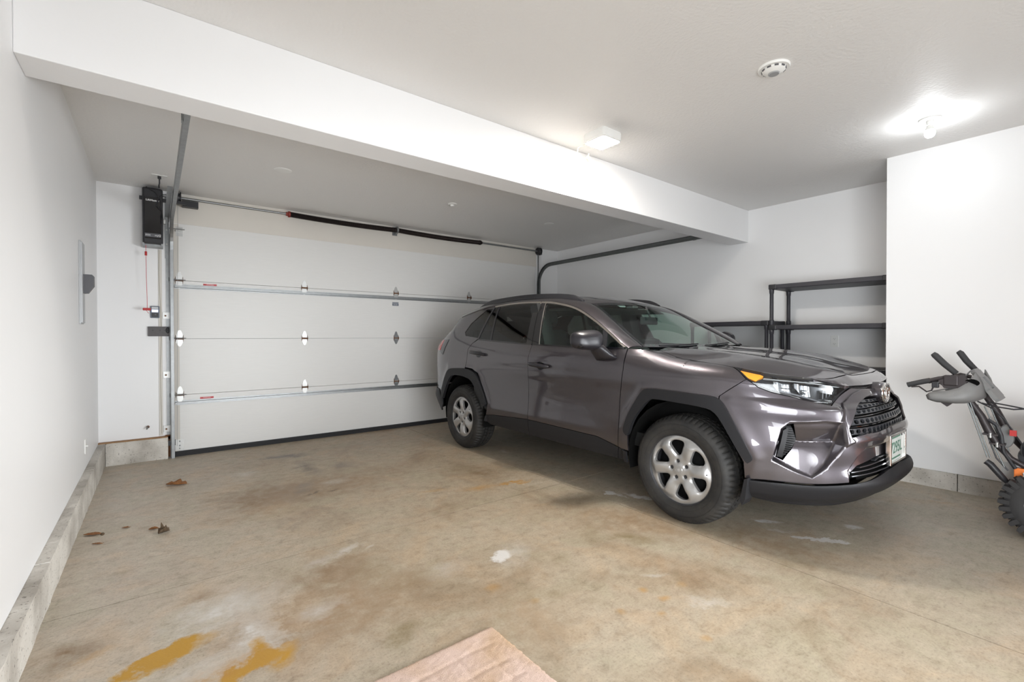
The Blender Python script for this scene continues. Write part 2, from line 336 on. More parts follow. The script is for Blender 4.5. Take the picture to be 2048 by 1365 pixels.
# floor: four slabs with saw-cut joints between them
fl = struct(MB().box((XL-.1,YF,-.2),(XR+.1,YD+.5,-.075)).build('floor',M['curb']))
JX, JY = lambda y: 2.690-(2.95-y)*.0195, 2.79
def slab(x0f,x1f,y0,y1):
    m=MB(); n=12; vs=[]
    ys=[y0+(y1-y0)*i/n for i in range(n+1)]
    for y in ys:
        for x in (x0f(y),x1f(y)):
            vs.append((x,y,floor_z(y))); vs.append((x,y,-.09))
    fs=[]
    for i in range(n):
        a=i*4; b=a+4; fs += [(a,a+2,b+2,b),(a+1,b+1,b+3,a+3),(a,b,b+1,a+1),(a+2,a+3,b+3,b+2)]
    fs += [(0,1,3,2),(n*4,n*4+2,n*4+3,n*4+1)]
    return m.add(vs,fs).build('slab',M['floor'],fl)
g=.0035
slab(lambda y:XL-.1,lambda y:JX(y)-g,YF,JY-g); slab(lambda y:JX(y)+g,lambda y:XR+.1,YF,JY-g)
slab(lambda y:XL-.1,lambda y:JX(y)-g,JY+g,YD+.5); slab(lambda y:JX(y)+g,lambda y:XR+.1,JY+g,YD+.5)
struct(MB().box((XL-.1,YF-.1,ZC),(XR+.1,YD+.2,ZC+.1)).build('ceiling',M['ceiling']))
struct(MB().box((XL-.12,YF,.183),(XL,YD+.1,ZC)).build('wall_left',M['wall']))
wb = struct(MB().box((XL,YD,.19),(DX0-.02,YD+.12,ZC)).box((DX1+.02,YD,.15),(XR,YD+.12,ZC)).build('wall_back',M['wall']))
MB().box((DX0-.02,YD+.005,DZ-.005),(DX1+.02,YD+.12,ZC)).build('header_board',M['header'],wb)
struct(MB().box((XR,YBP,.14),(XR+.12,YD+.1,ZC)).build('wall_right',M['wall']))
struct(MB().box((XB,YF,.14),(XR,YBP,ZC)).build('wall_bump',M['wall'])).name='wall_right_front'
struct(MB().box((XL-.1,YF-.1,0),(XR,YF,ZC)).build('wall_front',M['wall']))
struct(MB().box((XL,YB,ZB),(XR,YB2,ZC),bev=.004).build('trim_1',M['wall'])).name='trim_1'
bpy.data.objects['trim_1']['label']='boxed drywall beam crossing the room under the ceiling'
# concrete kerb at the foot of the walls, in cast lengths
def kerb(name,segs,axis):
    root=struct(MB().box(*segs[0]).build(name,M['curb'])) if False else None
    e=bpy.data.objects.new(name,None); COL.objects.link(e); e['kind']='structure'
    rnd=random.Random(3)
    for a,b in segs:
        bm=bmesh.new(); bmesh.ops.create_cube(bm,size=1)
        for v in bm.verts: v.co=Vector(((a[0]+b[0])/2+v.co.x*abs(b[0]-a[0]),(a[1]+b[1])/2+v.co.y*abs(b[1]-a[1]),(a[2]+b[2])/2+v.co.z*abs(b[2]-a[2])))
        L_=max(abs(b[0]-a[0]),abs(b[1]-a[1])); cuts=max(2,int(L_/.06))
        ed=[q for q in bm.edges if abs((q.verts[0].co-q.verts[1].co).length-L_)<1e-4]
        bmesh.ops.subdivide_edges(bm,edges=ed,cuts=min(cuts,60))
        for v in bm.verts:
            if v.co.z>max(a[2],b[2])-.001: v.co.z+=rnd.uniform(-.004,.001)
            ax=0 if axis=='y' else 1
            v.co[ax]+=rnd.uniform(-.002,.002)
        bmesh.ops.recalc_face_normals(bm,faces=bm.faces)
        me=bpy.data.meshes.new('kerb_block'); bm.to_mesh(me); bm.free(); me.materials.append(M['curb'])
        o=bpy.data.objects.new('kerb_block',me); COL.objects.link(o); o.parent=e
    return e
kerb('baseboard_left',[((XL-.1,y0+.003,-.05),(-.389,y1-.003,.183)) for y0,y1 in ((YF,.6),(.6,3.0),(3.0,4.9),(4.9,6.04))],'y')
kerb('baseboard_back',[((-.385,5.985,-.05),(.105,YD+.1,.182)),((DX1+.05,6.0,-.06),(XR,YD+.1,.14))],'x')
kerb('baseboard_right_front',[((XB+.006,y0+.003,-.02),(XB+.1,y1-.003,.138)) for y0,y1 in ((YF,.12),(.12,.43),(.43,.72),(.72,YBP-.002))]+[((XB+.1,YBP-.1,-.02),(XR,YBP-.006,.138))],'y')
kerb('baseboard_right',[((XR+.006,y0+.003,-.05),(XR+.1,y1-.003,.138)) for y0,y1 in ((YBP,2.4),(2.4,3.8),(3.8,YD))],'y')

struct(MB().box((XL,5.99,.1815),(.10,YD+.02,.192)).build('trim_2',M['sill_wood']))
# ------------------------------------------------------------------ garage door
gd = struct(empty('door_1',(0,0,0))); gd['label']='white sectional overhead garage door, closed'
YS = YD+.012   # inner face of the door
zs=[-.005,.61,1.21,1.83,2.44]
for i in range(4):
    m=MB(); a,b=zs[i],zs[i+1]
    m.prism([(YS+.002,a+.0012),(YS,a+.0028),(YS,b-.0032),(YS+.003,b-.0012),(YS+.045,b-.0012),(YS+.045,a+.0012)],0,DX0,DX1)
    o=m.build('door_section',M['door'],gd)
    for xx in (DX0,):  # steel end stile
        MB().box((xx,YS-.0012,a+.006),(xx+.045,YS+.001,b-.012)).build('end_stile',M['beige_trim'],o)
def strut(z):
    m=MB(); x0,x1=DX0+.005,DX1-.005
    m.prism([(YS,z+.026),(YS-.002,z+.026),(YS-.002,z+.012),(YS-.024,z+.009),(YS-.024,z-.009),(YS-.002,z-.012),(YS-.002,z-.022),(YS,z-.022)],0,x0,x1)
    return m.build('strut',M['galv'],gd)
strut(1.765); strut(.525)
MB().prism([(YS-.03,-.040),(YS-.012,-.005),(YS+.04,-.005),(YS+.05,-.040),(YS+.01,-.055)],0,DX0-.01,DX1+.01).build('bottom_seal',M['rubber'],gd)
MB().box((DX0,YS-.012,-.006),(DX1,YS+.002,.012)).build('seal_retainer',M['rubber'],gd)
def hinge(x,z,end=False,mat='bright'):
    h=MB().prism([(x-.026,z+.012),(x-.030,z+.035),(x-.012,z+.085),(x,z+.094),(x+.012,z+.085),(x+.030,z+.035),(x+.026,z+.012)],1,YS-.004,YS-.0005).build('hinge',M[mat],gd)
    MB().prism([(x-.030,z-.012),(x-.030,z-.038),(x-.011,z-.078),(x,z-.085),(x+.011,z-.078),(x+.030,z-.038),(x+.030,z-.012)],1,YS-.004,YS-.0005).build('hinge_leaf',M[mat],h)
    k=MB().tube([(x-.036,YS-.016,z),(x+.036,YS-.016,z)],.008,8)
    for q in (-.032,.032): k.prism([(YS,z-.035),(YS-.022,z-.010),(YS-.026,z),(YS-.022,z+.010),(YS,z+.04)],0,x+q-.0015,x+q+.0015)
    k.build('hinge_pin',M['rust'],h)
    if end:
        MB().tube([(x-.075,YS-.03,z+.004),(x+.055,YS-.03,z+.004)],.005,8).build('roller_stem',M['galv'],h)
        MB().lathe([(.004,-.007),(.022,-.007),(.022,-.003),(.018,0),(.022,.003),(.022,.007),(.004,.007)],16,T4((x-.082,YS-.03,z+.004),0,PI/2,0)).build('roller',M['black_plastic'],h)
for x in (1.462,2.655,3.852):
    for z in (.61,1.21,1.83): hinge(x,z,mat='bright' if (z>1.5 or x<2) else 'galv')
for z in (.61,1.21,1.83): hinge(.212,z,True)
for z in (.61,1.21,1.83): hinge(DX1-.06,z,False)
# top roller carrier and bottom corner bracket
tr=MB().box((.185,YS-.004,2.30),(.245,YS-.0005,2.40)).box((.185,YS-.035,2.345),(.245,YS-.004,2.36)).build('top_bracket',M['bright'],gd)
MB().tube([(.125,YS-.04,2.368),(.262,YS-.04,2.368)],.0055,8).build('roller_stem',M['galv'],tr)
bb=MB().box((DX0+.002,YS-.005,.02),(DX0+.075,YS-.0005,.135)).build('bottom_bracket',M['bright'],gd)
for z in (.04,.07,.115): MB().lathe([(0,.004),(.006,.003),(.008,0)],8,T4((DX0+.042,YS-.005,z),PI/2)).build('bolt',M['galv'],bb)
# labels on the door
def label(x,z,w_,h_,mat,name='warning_label',txt=None):
    l=MB().box((x-w_/2,YS-.0022,z-h_/2),(x+w_/2,YS-.0006,z+h_/2)).build(name,M[mat],gd)
    if txt:
        for s_,sz,dz in txt: text_mesh('lettering',s_,sz,M['white_print'],l,T4((x,YS-.0026,z+dz),PI/2))
    return l
label(.488,1.801,.125,.019,'red_label','warning_label',[('WARNING',.014,0)])
label(.452,.562,.125,.021,'red_label','warning_label',[('WARNING',.014,0)])
label(2.648,1.683,.092,.050,'grey_label','maker_label',[('OVERHEAD DR.',.0135,.012),('273-5764',.016,-.010)])
# beige stop moulding beside the track
for x0,x1 in ((DX0-.018,DX0-.001),): MB().box((x0,YS-.001,-.02),(x1,YD+.002,DZ)).build('weather_strip',M['rust'],gd)

# tracks
def track(sx,x,name,lab,ylen):
    t=empty(name,(x,YD-.06,0),label=lab,cat='track')
    def P(l): return [(0,p[0],p[1]) for p in l]
    yv=0.0; R=.30; zt=2.435
    path=[(yv,-.04),(yv,1.0),(yv,zt-R)]
    for k in range(1,11):
        a=PI/2*k/10; path.append((yv-R+R*math.cos(a),zt-R+R*math.sin(a)))
    path+= [(-1.5,zt),(ylen-(YD-.06),zt)]
    # C-section swept along the path
    prof=[(-.003,.028),(.024,.028),(.027,.020),(.025,.0),(.027,-.02),(.024,-.028),(-.003,-.028),(-.003,-.024),(.020,-.024),(.022,0),(.020,.024),(-.003,.024)]
    vs=[];fs=[];k=len(prof);n=len(path)
    for i,(y,z) in enumerate(path):
        a=path[max(i-1,0)];b=path[min(i+1,n-1)]; t2=Vector((b[0]-a[0],b[1]-a[1])).normalized(); nn=Vector((t2.y,-t2.x))
        for px,pn in prof: vs.append((-sx*px,y+nn.x*pn,z+nn.y*pn))
    for i in range(n-1):
        for j in range(k): fs.append((i*k+j,i*k+(j+1)%k,(i+1)*k+(j+1)%k,(i+1)*k+j))
    m=MB().add(vs,fs); m.build('rail',M['galv' if sx>0 else 'galv_dark'],t)
    # angle behind the vertical rail and perforated flag angle
    MB().box((-sx*.028,.0,-.04),(-sx*.031,.058,2.30)).box((-sx*.031,.056,-.04),(-sx*.060,.058,2.30)).build('jamb_angle',M['galv'],t)
    fa=MB().box((-sx*.03,.03,2.05),(-sx*.033,.058,ZC-.03)).box((-sx*.031,.055,2.05),(-sx*.065,.058,ZC-.03)).build('flag_bracket',M['galv'],t)
    for z in (2.2,2.35,2.5): MB().lathe([(0,.007),(.009,.007),(.009,0)],6,T4((-sx*.05,.055,z),PI/2)).build('bolt',M['bright'],fa)
    for z in (.264,.83,1.45):
        b=MB().box((-sx*.030,.050,z-.03),(-sx*.088,.0585,z+.035)).box((-sx*.030,.0,z-.03),(-sx*.034,.05,z+.035)).build('track_bracket',M['bright'],t)
        MB().lathe([(0,.006),(.009,.006),(.009,0)],6,T4((-sx*.065,.045,z),PI/2)).build('bolt',M['rust'],b)
    # back hanger angle up to the ceiling, and the long angle beside the rail
    MB().box((-sx*.030,-2.9,zt-.03),(-sx*.034,-2.86,ZC-.003)).box((-sx*.030,-2.9,zt+.026),(sx*.02,-2.86,zt+.030)).build('hanger',M['galv'],t)
    if sx>0: MB().box((-sx*.030,-1.25,zt-.02),(-sx*.034,-.03,zt+.035)).box((-sx*.034,-1.25,zt+.031),(-sx*.066,-.03,zt+.035)).build('stiffener_angle',M['galv'],t)
    return t
tl=track(1,.158,'door_track','galvanised curved track left of the garage door, beside the black opener',2.92)
track(-1,5.212,'door_track','dark curved track right of the garage door, running above the car roof',2.92)
MB().box((-.075,.03,.16),(.0,.062,.20)).build('photo_eye_bracket',M['rust'],tl)
MB().box((-.095,.0,.10),(-.03,.03,.135)).box((-.05,.01,.09),(.01,.05,.145)).build('photo_eye',M['black_plastic'],tl)
MB().box((-.052,.030,-.03),(-.004,.058,.19)).build('jamb_foot',M['rust'],tl)

# torsion shaft, spring, brackets: one assembly
ts=empty('torsion_spring_assembly',(2.6,5.965,2.685),label='torsion shaft with long dark coil springs above the garage door',cat='spring shaft')
MB().tube([(-2.62,0,0),(2.66,0,0)],.0127,12).build('shaft',M['galv'],ts)
def coil(x0,x1,nm='spring',sag=.012):
    turns=int((x1-x0)/.0085); path=[]; n=turns*10
    for i in range(n+1):
        u=i/n; a=2*PI*turns*u; s_=-sag*4*u*(1-u)
        path.append((x0+(x1-x0)*u,.0285*math.cos(a),.0285*math.sin(a)+s_))
    return MB().tube(path,.0040,4).build(nm,M['spring'],ts)
coil(-1.33,.02); coil(.05,1.40)
MB().tube([(-1.33,0,-.002),(-.65,0,-.012),(0,0,0)],.0265,12).tube([(.05,0,0),(.7,0,-.012),(1.40,0,-.002)],.0265,12).build('spring_core',M['spring'],ts)
for x,mt in ((-1.335,'spring_cone'),(1.405,'spring')):
    s_=1 if x>0 else -1
    MB().lathe([(.013,-.02),(.036,-.02),(.036,.0),(.022,.005),(.022,.025),(.013,.025)],14,T4((x,0,0),0,PI/2*s_,0)).build('winding_cone',M[mt],ts)
MB().box((.025,-.01,-.045),(.04,.075,.045)).box((.0,.068,-.06),(.065,.082,.055)).lathe([(.013,-.012),(.045,-.012),(.045,.012),(.013,.012)],16,T4((.032,0,0),0,PI/2,0)).build('centre_bracket',M['galv'],ts)
for x,mt in ((2.60,'black_plastic'),(-2.40,'black_plastic')):
    dr=MB().lathe([(.013,-.03),(.058,-.03),(.062,-.026),(.05,-.02),(.048,.018),(.062,.022),(.062,.03),(.013,.03)],24,T4((x,0,0),0,PI/2,0)).build('cable_drum',M[mt],ts)
    MB().box((x+.035*(1 if x>0 else -1),-.04,-.06),(x+.042*(1 if x>0 else -1),.083,.045)).build('bearing_plate',M['galv' if x>0 else 'rust'],ts)
    MB().tube([(x,-.05,-.01),(x+.02*(1 if x>0 else -1),-.01,-2.6)],.0016,5).build('lift_cable',M['galv'],ts)
MB().box((-2.36,-.02,-.085),(-2.22,.05,-.02)).build('coupling_guard',M['black_plastic'],ts)

# wall-mounted opener
op=empty('garage_door_opener',(-.006,5.87,2.44),label='black wall-mounted garage door opener with a red pull cord',cat='opener')
MB().box((-.083,-.005,-.275),(.083,.17,.285),bev=.018).build('housing',M['black_plastic'],op)
MB().box((-.066,-.012,-.225),(.068,.0,.19),bev=.006).build('front_cover',M['black_gloss'],op)
MB().box((-.063,-.0145,-.212),(.065,-.011,-.175)).build('maker_strip',M['grey_plastic'],op)
text_mesh('maker_name','LiftMaster',.026,M['white_print'],op,T4((.0,-.0135,.155),PI/2),bold=.0006)
text_mesh('badge_lettering','8500',.020,M['white_print'],op,T4((-.038,-.0155,-.194),PI/2))
text_mesh('badge_lettering','myQ',.024,M['white_print'],op,T4((.040,-.0155,-.194),PI/2))
MB().box((-.105,.02,.165),(.27,.06,.195)).build('mounting_arm',M['black_plastic'],op)
MB().box((-.083,.0,-.295),(-.068,.03,-.27)).box((.066,0,-.295),(.083,.03,-.27)).box((-.083,.03,-.298),(.083,.17,-.276)).build('bottom_bracket',M['galv'],op)
MB().box((.085,.01,-.06),(.105,.04,-.015),bev=.003).build('side_latch',M['bright'],op)
MB().tube([(.06,.01,.27),(.075,.0,.22),(.055,-.02,.20),(.07,-.02,.14),(.06,-.015,.06),(.03,-.016,.10),(.05,-.02,.2),(.02,-.01,.24),(-.03,-.012,.27),(-.05,.0,.285)],.006,7).build('cable',M['black_plastic'],op)
pc=MB().tube([(-.056,.03,-.29),(-.056,.03,-.36),(-.054,.03,-.6),(-.050,.03,-.80),(-.049,.03,-.92)],.0022,6).build('pull_cord',M['red_label'],op)
MB().lathe([(.0,.02),(.010,.02),(.010,-.02),(0,-.02)],10,T4((-.056,.03,-.375))).build('cord_toggle',M['red_plastic'],pc)
MB().box((-.085,.02,-.945),(-.02,.042,-.920),bev=.006).build('pull_handle',M['red_plastic'],pc)
MB().tube([(-.056,.03,-.945),(-.045,.03,-.965),(-.035,.03,-.975)],.002,5).build('cord_end',M['red_label'],pc)

sk=empty('ceiling_outlet',(.047,5.50,ZC),label='white ceiling outlet with a black plug above the opener',cat='outlet')
MB().box((-.06,-.035,-.006),(.06,.035,0),bev=.002).build('cover_plate',M['white_plastic'],sk)
pl=MB().box((-.014,-.014,-.030),(.014,.014,-.006),bev=.003).build('plug',M['black_plastic'],sk)
MB().tube([(0,0,-.03),(0,.0,-.07),(-.003,.12,-.06),(.0,.36,-.02)],.006,7).build('power_cord',M['black_plastic'],pl)

wc=empty('wall_control',(.006,YD,1.487),label='small dark door control panel with a lit display',cat='control panel')
MB().box((-.038,-.022,-.062),(.038,0,.062),bev=.006).build('case',M['grey_label'],wc)
MB().box((-.026,-.0235,.030),(.026,-.021,.052)).build('label_window',M['panel_grey'],wc)
MB().box((-.026,-.0235,-.002),(.026,-.021,.024)).build('display',M['screen'],wc)
MB().box((-.028,-.025,-.052),(.028,-.021,-.010),bev=.004).build('push_button',M['black_plastic'],wc)
MB().lathe([(0,.004),(.008,.003),(.009,0)],12,T4((.004,-.025,-.028),PI/2)).build('led',M['grey_plastic'],wc)

bx=empty('door_lock_housing',(.048,YD,1.286),label='long dark flat metal box fixed beside the left track',cat='lock box')
MB().box((-.100,-.03,-.050),(.095,0,.050),bev=.003).build('case',M['dark_box'],bx)
MB().lathe([(0,.010),(.014,.009),(.018,0)],16,T4((.062,-.03,.012),PI/2,0,0,(1,1.7,1))).build('lock_knob',M['void0'],bx)
MB().box((.030,-.034,.008),(.05,-.03,.014)).build('lever',M['black_plastic'],bx)
for x in (-.06,-.0): MB().lathe([(0,.002),(.004,.0015),(.005,0)],8,T4((x,-.03,.012),PI/2)).build('screw',M['black_plastic'],bx)

cv=empty('cable_cover_strip',(.050,YD,1.2),label='beige cable cover strip running down beside the left track',cat='cable cover')
MB().box((-.015,-.010,-1.0),(.015,0,.935),bev=.002).build('cover',M['beige_trim'],cv)
MB().tube([(-.006,-.012,.93),(-.010,-.013,.7),(0.0,-.012,.4),(.008,-.013,.1),(-.004,-.012,-.3),(.004,-.012,-.98)],.0022,5).build('wire',M['wire_beige'],cv)
st=empty('kerb_bolt',(-.055,YD,.302),label='rusty bolt end sticking out low on the wall left of the door',cat='bolt')
MB().tube([(0,0,0),(-.004,-.035,.006),(-.012,-.06,-.012)],.007,8).build('rod',M['galv'],st)
MB().lathe([(.006,-.006),(.014,-.006),(.014,.006),(.006,.006)],6,T4((-.003,-.03,.004),PI/2)).build('nut',M['rust'],st)

# left wall: panel edge with a grey box, small jacks
ep=empty('electrical_panel',(XL,4.74,1.636),label='grey wall panel seen edge-on with a small dark latch box',cat='panel')
MB().box((0,-.08,-.302),(.020,.08,.302),bev=.003).build('panel_door',M['panel_grey'],ep)
MB().box((0,-.087,-.31),(.012,.087,.31),bev=.002).build('frame',M['panel_grey'],ep)
MB().prism([(.02,.065),(.068,.065),(.078,.055),(.078,-.02),(.045,-.075),(.02,-.078)],1,-.02,.06).build('latch_box',M['grey_plastic'],ep)
for y,z,nm in ((4.951,.364,'small white jack plate low on the left wall near the corner'),):
    j=empty('wall_plate',(XL,y,z),label=nm,cat='wall plate')
    MB().box((0,-.035,-.057),(.006,.035,.057),bev=.002).build('plate',M['white_plastic'],j)
    MB().lathe([(0,.014),(.006,.013),(.007,0)],10,T4((.006,0,0),0,PI/2,0)).build('jack',M['white_plastic'],j)
# ceiling things
def disc(x,y,r,h,lab,cat,name,prof=None):
    e=empty(name,(x,y,ZC),label=lab,cat=cat)
    MB().lathe([(0,-h),(r*.82,-h),(r*.95,-h*.6),(r,0)],40).build('cover',M['white_plastic'],e); return e
disc(.941,4.635,.075,.006,'flat white round blank plate on the ceiling, left part','ceiling plate','ceiling_plate')
e=disc(2.714,4.616,.052,.012,'small white sprinkler rose on the ceiling above the door spring','sprinkler','sprinkler_cover')
MB().lathe([(0,-.03),(.02,-.03),(.024,-.024),(.024,-.012)],24).build('cap',M['white_plastic'],e)
disc(4.227,4.638,.065,.006,'flat white round blank plate on the ceiling near the right track','ceiling plate','ceiling_plate')
sd=empty('smoke_detector',(2.790,1.172,ZC),label='white round smoke detector on the main ceiling',cat='smoke detector')
MB().lathe([(0,-.012),(.078,-.012),(.082,-.006),(.082,0)],48).build('base_plate',M['white_plastic'],sd)
MB().lathe([(0,-.034),(.030,-.034),(.034,-.032),(.052,-.026),(.060,-.018),(.060,-.010)],48).build('housing',M['white_plastic'],sd)
MB().lathe([(0,-.040),(.026,-.040),(.030,-.036),(.030,-.030)],32).build('sensor_cap',M['panel_grey'],sd)
m=MB()
for k in range(10):
    a=2*PI*k/10; m.box((.056,-.010,-.020),(.062,.010,-.012),mat=T4((0,0,0),0,0,a))
m.build('vent_slots',M['grey_plastic'],sd)
# square lamp with wire and yellow tag
lp=empty('ceiling_lamp',(2.678,2.342,ZC),label='square white ceiling lamp, lit, beside the beam',cat='ceiling lamp')
def sqring(a,z,r=.022,n=5):
    out=[]
    for cx,cy,a0 in ((1,1,0),(-1,1,PI/2),(-1,-1,PI),(1,-1,1.5*PI)):
        for k in range(n): t=a0+PI/2*k/(n-1); out.append((cx*(a-r)+r*math.cos(t),cy*(a-r)+r*math.sin(t),z))
    return out
def loft(rings,cap0=True,cap1=True,smooth=True):
    m=MB(); n=len(rings[0]); vs=[p for r in rings for p in r]; fs=[]
    for i in range(len(rings)-1):
        for j in range(n): fs.append((i*n+j,i*n+(j+1)%n,(i+1)*n+(j+1)%n,(i+1)*n+j))
    if cap0: fs.append(tuple(range(n))[::-1])
    if cap1: fs.append(tuple(range((len(rings)-1)*n,len(rings)*n)))
    return m.add(vs,fs,smooth)
loft([sqring(.100,0),sqring(.104,-.010),sqring(.103,-.062),sqring(.097,-.068)]).build('housing',M['white_plastic'],lp)
loft([sqring(.096,-.0675),sqring(.088,-.071),sqring(.072,-.075),sqring(.04,-.077,.015)],cap0=False).build('lens',M['lamp_glow'],lp)
wr=empty('lamp_seal_wire',(2.63,2.52,ZC),label='thin white looped wire with a yellow tag hanging by the square lamp',cat='tag')
MB().tube([(.045,-.09,-.03),(.0,-.03,-.045),(-.03,0,-.065),(-.038,0,-.10),(-.02,0,-.128),(.02,0,-.138),(.055,0,-.128),(.085,0,-.10),(.09,0,-.082)],.0028,7).build('wire_loop',M['white_plastic'],wr)
MB().prism([(.058,-.118),(.085,-.098),(.120,-.120),(.090,-.148)],1,-.003,.003).build('tag',M['yellow_tag'],wr)
# bulb
bl=empty('bare_bulb_lamp',(4.318,.777,ZC),label='lit bare bulb in a round white ceiling holder',cat='bulb lamp')
MB().lathe([(0,-.012),(.030,-.014),(.060,-.010),(.064,-.004),(.064,0)],40).build('holder_plate',M['white_plastic'],bl)
MB().lathe([(0,-.042),(.019,-.042),(.021,-.036),(.021,-.012)],24).build('socket',M['white_plastic'],bl)
MB().lathe([(.0195,-.044),(.0195,-.037)],24).build('socket_ring',M['grey_plastic'],bl)
MB().lathe([(.016,-.044),(.021,-.060),(.026,-.078),(.026,-.082)],24).build('bulb_neck',M['white_plastic'],bl)
MB().lathe([(.026,-.080),(.0300,-.094),(.0300,-.104),(.026,-.118),(.016,-.128),(0,-.132)],24).build('bulb',M['bulb_glow'],bl)
# wall outlet behind the shelves
ou=empty('wall_outlet',(XR,1.779,1.172),label='white double wall outlet seen through the tall shelf unit',cat='outlet')
MB().box((-.005,-.036,-.060),(0,.036,.060),bev=.002).build('cover_plate',M['white_plastic'],ou)
for z in (-.028,.028):
    r_=MB().box((-.0075,-.017,z-.015),(-.004,.017,z+.015),bev=.002).build('receptacle',M['white_plastic'],ou)
    MB().box((-.0082,-.008,z-.001),(-.007,-.006,z+.008)).box((-.0082,.006,z-.001),(-.007,.008,z+.007)).lathe([(0,.0008),(.0025,0)],8,T4((-.0078,0,z-.008),0,-PI/2,0)).build('slots',M['black_plastic'],r_)

# ------------------------------------------------------------------ shelving
def shelf_unit(y0,y1,x0,x1,levels,lab):
    e=empty('shelf_unit',((x0+x1)/2,(y0+y1)/2,0),label=lab,cat='shelf unit')
    cx,cy=(x0+x1)/2,(y0+y1)/2; hx,hy=(x1-x0)/2,(y1-y0)/2
    for z in levels:
        b=MB(); b.box((-hx,-hy,z-.046),(hx,hy,z),bev=.006)
        s=b.build('shelf',M['shelf_plastic'],e)
        for sx in (-1,1):
            for sy in (-1,1):
                MB().box((sx*(hx-.045),sy*(hy-.075),z-.052),(sx*(hx+.003),sy*(hy+.003),z+.003),bev=.008).build('corner_socket',M['black_plastic'],s)
        # moulded drain slots
        m=MB()
        for k in range(9): m.box((-hx+.06,-hy+.09+k*(2*hy-.18)/8-.006,z-.0005),(hx-.06,-hy+.09+k*(2*hy-.18)/8+.006,z+.0008))
        m.build('slots',M['black_plastic'],s)
    zz=[0]+list(levels)
    for sx in (-1,1):
        for sy in (-1,1):
            px,py=sx*(hx-.022),sy*(hy-.022); prof=[]
            m=MB(); 
            for a,b in zip(zz[:-1],[z-.046 for z in levels]):
                m.lathe([(0,a),(.021,a),(.025,a+.02),(.025,a+.05),(.021,a+.055),(.019,a+.06),(.019,b-.05),(.022,b-.045),(.024,b-.01),(.024,b),(0,b)],18,T4((px,py,0)))
            m.build('post',M['shelf_plastic'],e)
    return e
shelf_unit(1.178,2.225,5.19,5.66,[.08,.49,.92,1.345,1.775],'tall black plastic shelf unit, right, beside the wall corner')
shelf_unit(2.245,3.16,5.22,5.66,[.08,.55,.98,1.395],'low black plastic shelf unit behind the car windscreen')

# ------------------------------------------------------------------ leaves and scraps on the floor
def leaf(name,x,y,L_,W_,rot,mat,lab,curl=.25,lobes=0):
    e=empty(name,(x,y,floor_z(y)),rot=(0,0,math.radians(rot)),label=lab,cat='leaf')
    vs=[];fs=[];n=12;rnd=random.Random(int(x*1000)+7)
    for i in range(n+1):
        u=i/n; ww=W_/2*math.sin(PI*min(max(u,.02),.98))**.7*(1+lobes*math.sin(u*PI*5))
        for j in range(5):
            v=(j-2)/2; vs.append(((u-.5)*L_,v*ww,.003+curl*abs(v)**2*ww+.10*L_*(u-.5)**2+rnd.uniform(0,.0025)))
    for i in range(n):
        for j in range(4): a=i*5+j; fs.append((a,a+1,a+6,a+5))
    o=MB().add(vs,fs,True).build('blade',M[mat],e,recalc=False,nosharp=True)
    md=o.modifiers.new('t','SOLIDIFY'); md.thickness=.0008
    MB().tube([(L_*.45,0,.004),(L_*.62,.004,.007)],.0011,5).build('stem',M[mat],e)
    return e
leaf('dry_leaf',.139,4.813,.16,.09,-30,'leaf','large lobed dry leaf on the floor near the left track',.6,.28)
leaf('dry_leaf',-.314,3.882,.10,.045,-28,'leaf','orange-brown oval leaf by the left kerb, largest of that group',.3)
leaf('dry_leaf',-.156,3.894,.042,.022,-20,'leaf','small rust-coloured leaf between the oval leaf and the dark scrap',.3)
leaf('dry_leaf',-.279,3.685,.055,.02,-30,'leaf','narrow brown leaf nearest the left kerb, below the oval leaf',.3)
leaf('dry_leaf',-.012,3.745,.055,.026,-15,'leaf','small curled brown leaf just left of the dark crumpled one',.9)
leaf('crumpled_leaf',.038,3.64,.06,.055,20,'leaf_dark','dark crumpled leaf, rightmost of the small scraps',1.6,.3)
pb=empty('pebble',(-.262,3.80,0),label='tiny dark pebble between two leaves by the left kerb',cat='pebble'); MB().sphere((0,0,.008),.011,10,sc=(1,1.2,.8)).build('stone',M['leaf_dark'],pb)

# carpet
def carpet_mat():
    m,N,L,b=MAT('worn_pink_carpet'); tc=N.new('ShaderNodeTexCoord')
    n=N.new('ShaderNodeTexNoise'); n.inputs['Scale'].default_value=3.2; n.inputs['Detail'].default_value=6; L.new(tc.outputs['Object'],n.inputs['Vector'])
    r=N.new('ShaderNodeValToRGB'); e=r.color_ramp.elements; e[0].position=.42; e[0].color=(.74,.57,.49,1); e[1].position=.68; e[1].color=(.56,.38,.22,1); L.new(n.outputs[0],r.inputs[0])
    n2=N.new('ShaderNodeTexNoise'); n2.inputs['Scale'].default_value=420; n2.inputs['Detail'].default_value=3; L.new(tc.outputs['Object'],n2.inputs['Vector'])
    r2=N.new('ShaderNodeValToRGB'); e=r2.color_ramp.elements; e[0].position=.32; e[0].color=(.55,.45,.40,1); e[1].position=.5; e[1].color=(1,1,1,1); L.new(n2.outputs[0],r2.inputs[0])
    mx=N.new('ShaderNodeMixRGB'); mx.blend_type='MULTIPLY'; mx.inputs[0].default_value=.7; L.new(r.outputs[0],mx.inputs[1]); L.new(r2.outputs[0],mx.inputs[2])
    L.new(mx.outputs[0],b.inputs['Base Color']); b.inputs['Roughness'].default_value=.95; b.inputs['Specular IOR Level'].default_value=.1
    bp=N.new('ShaderNodeBump'); bp.inputs['Strength'].default_value=.8; bp.inputs['Distance'].default_value=.004; L.new(n2.outputs[0],bp.inputs['Height']); L.new(bp.outputs[0],b.inputs['Normal'])
    return m
M['carpet']=carpet_mat()
ca=empty('carpet_mat',(1.118,1.585,0),rot=(0,0,0),label='worn pink carpet mat at the bottom edge of the picture',cat='carpet')
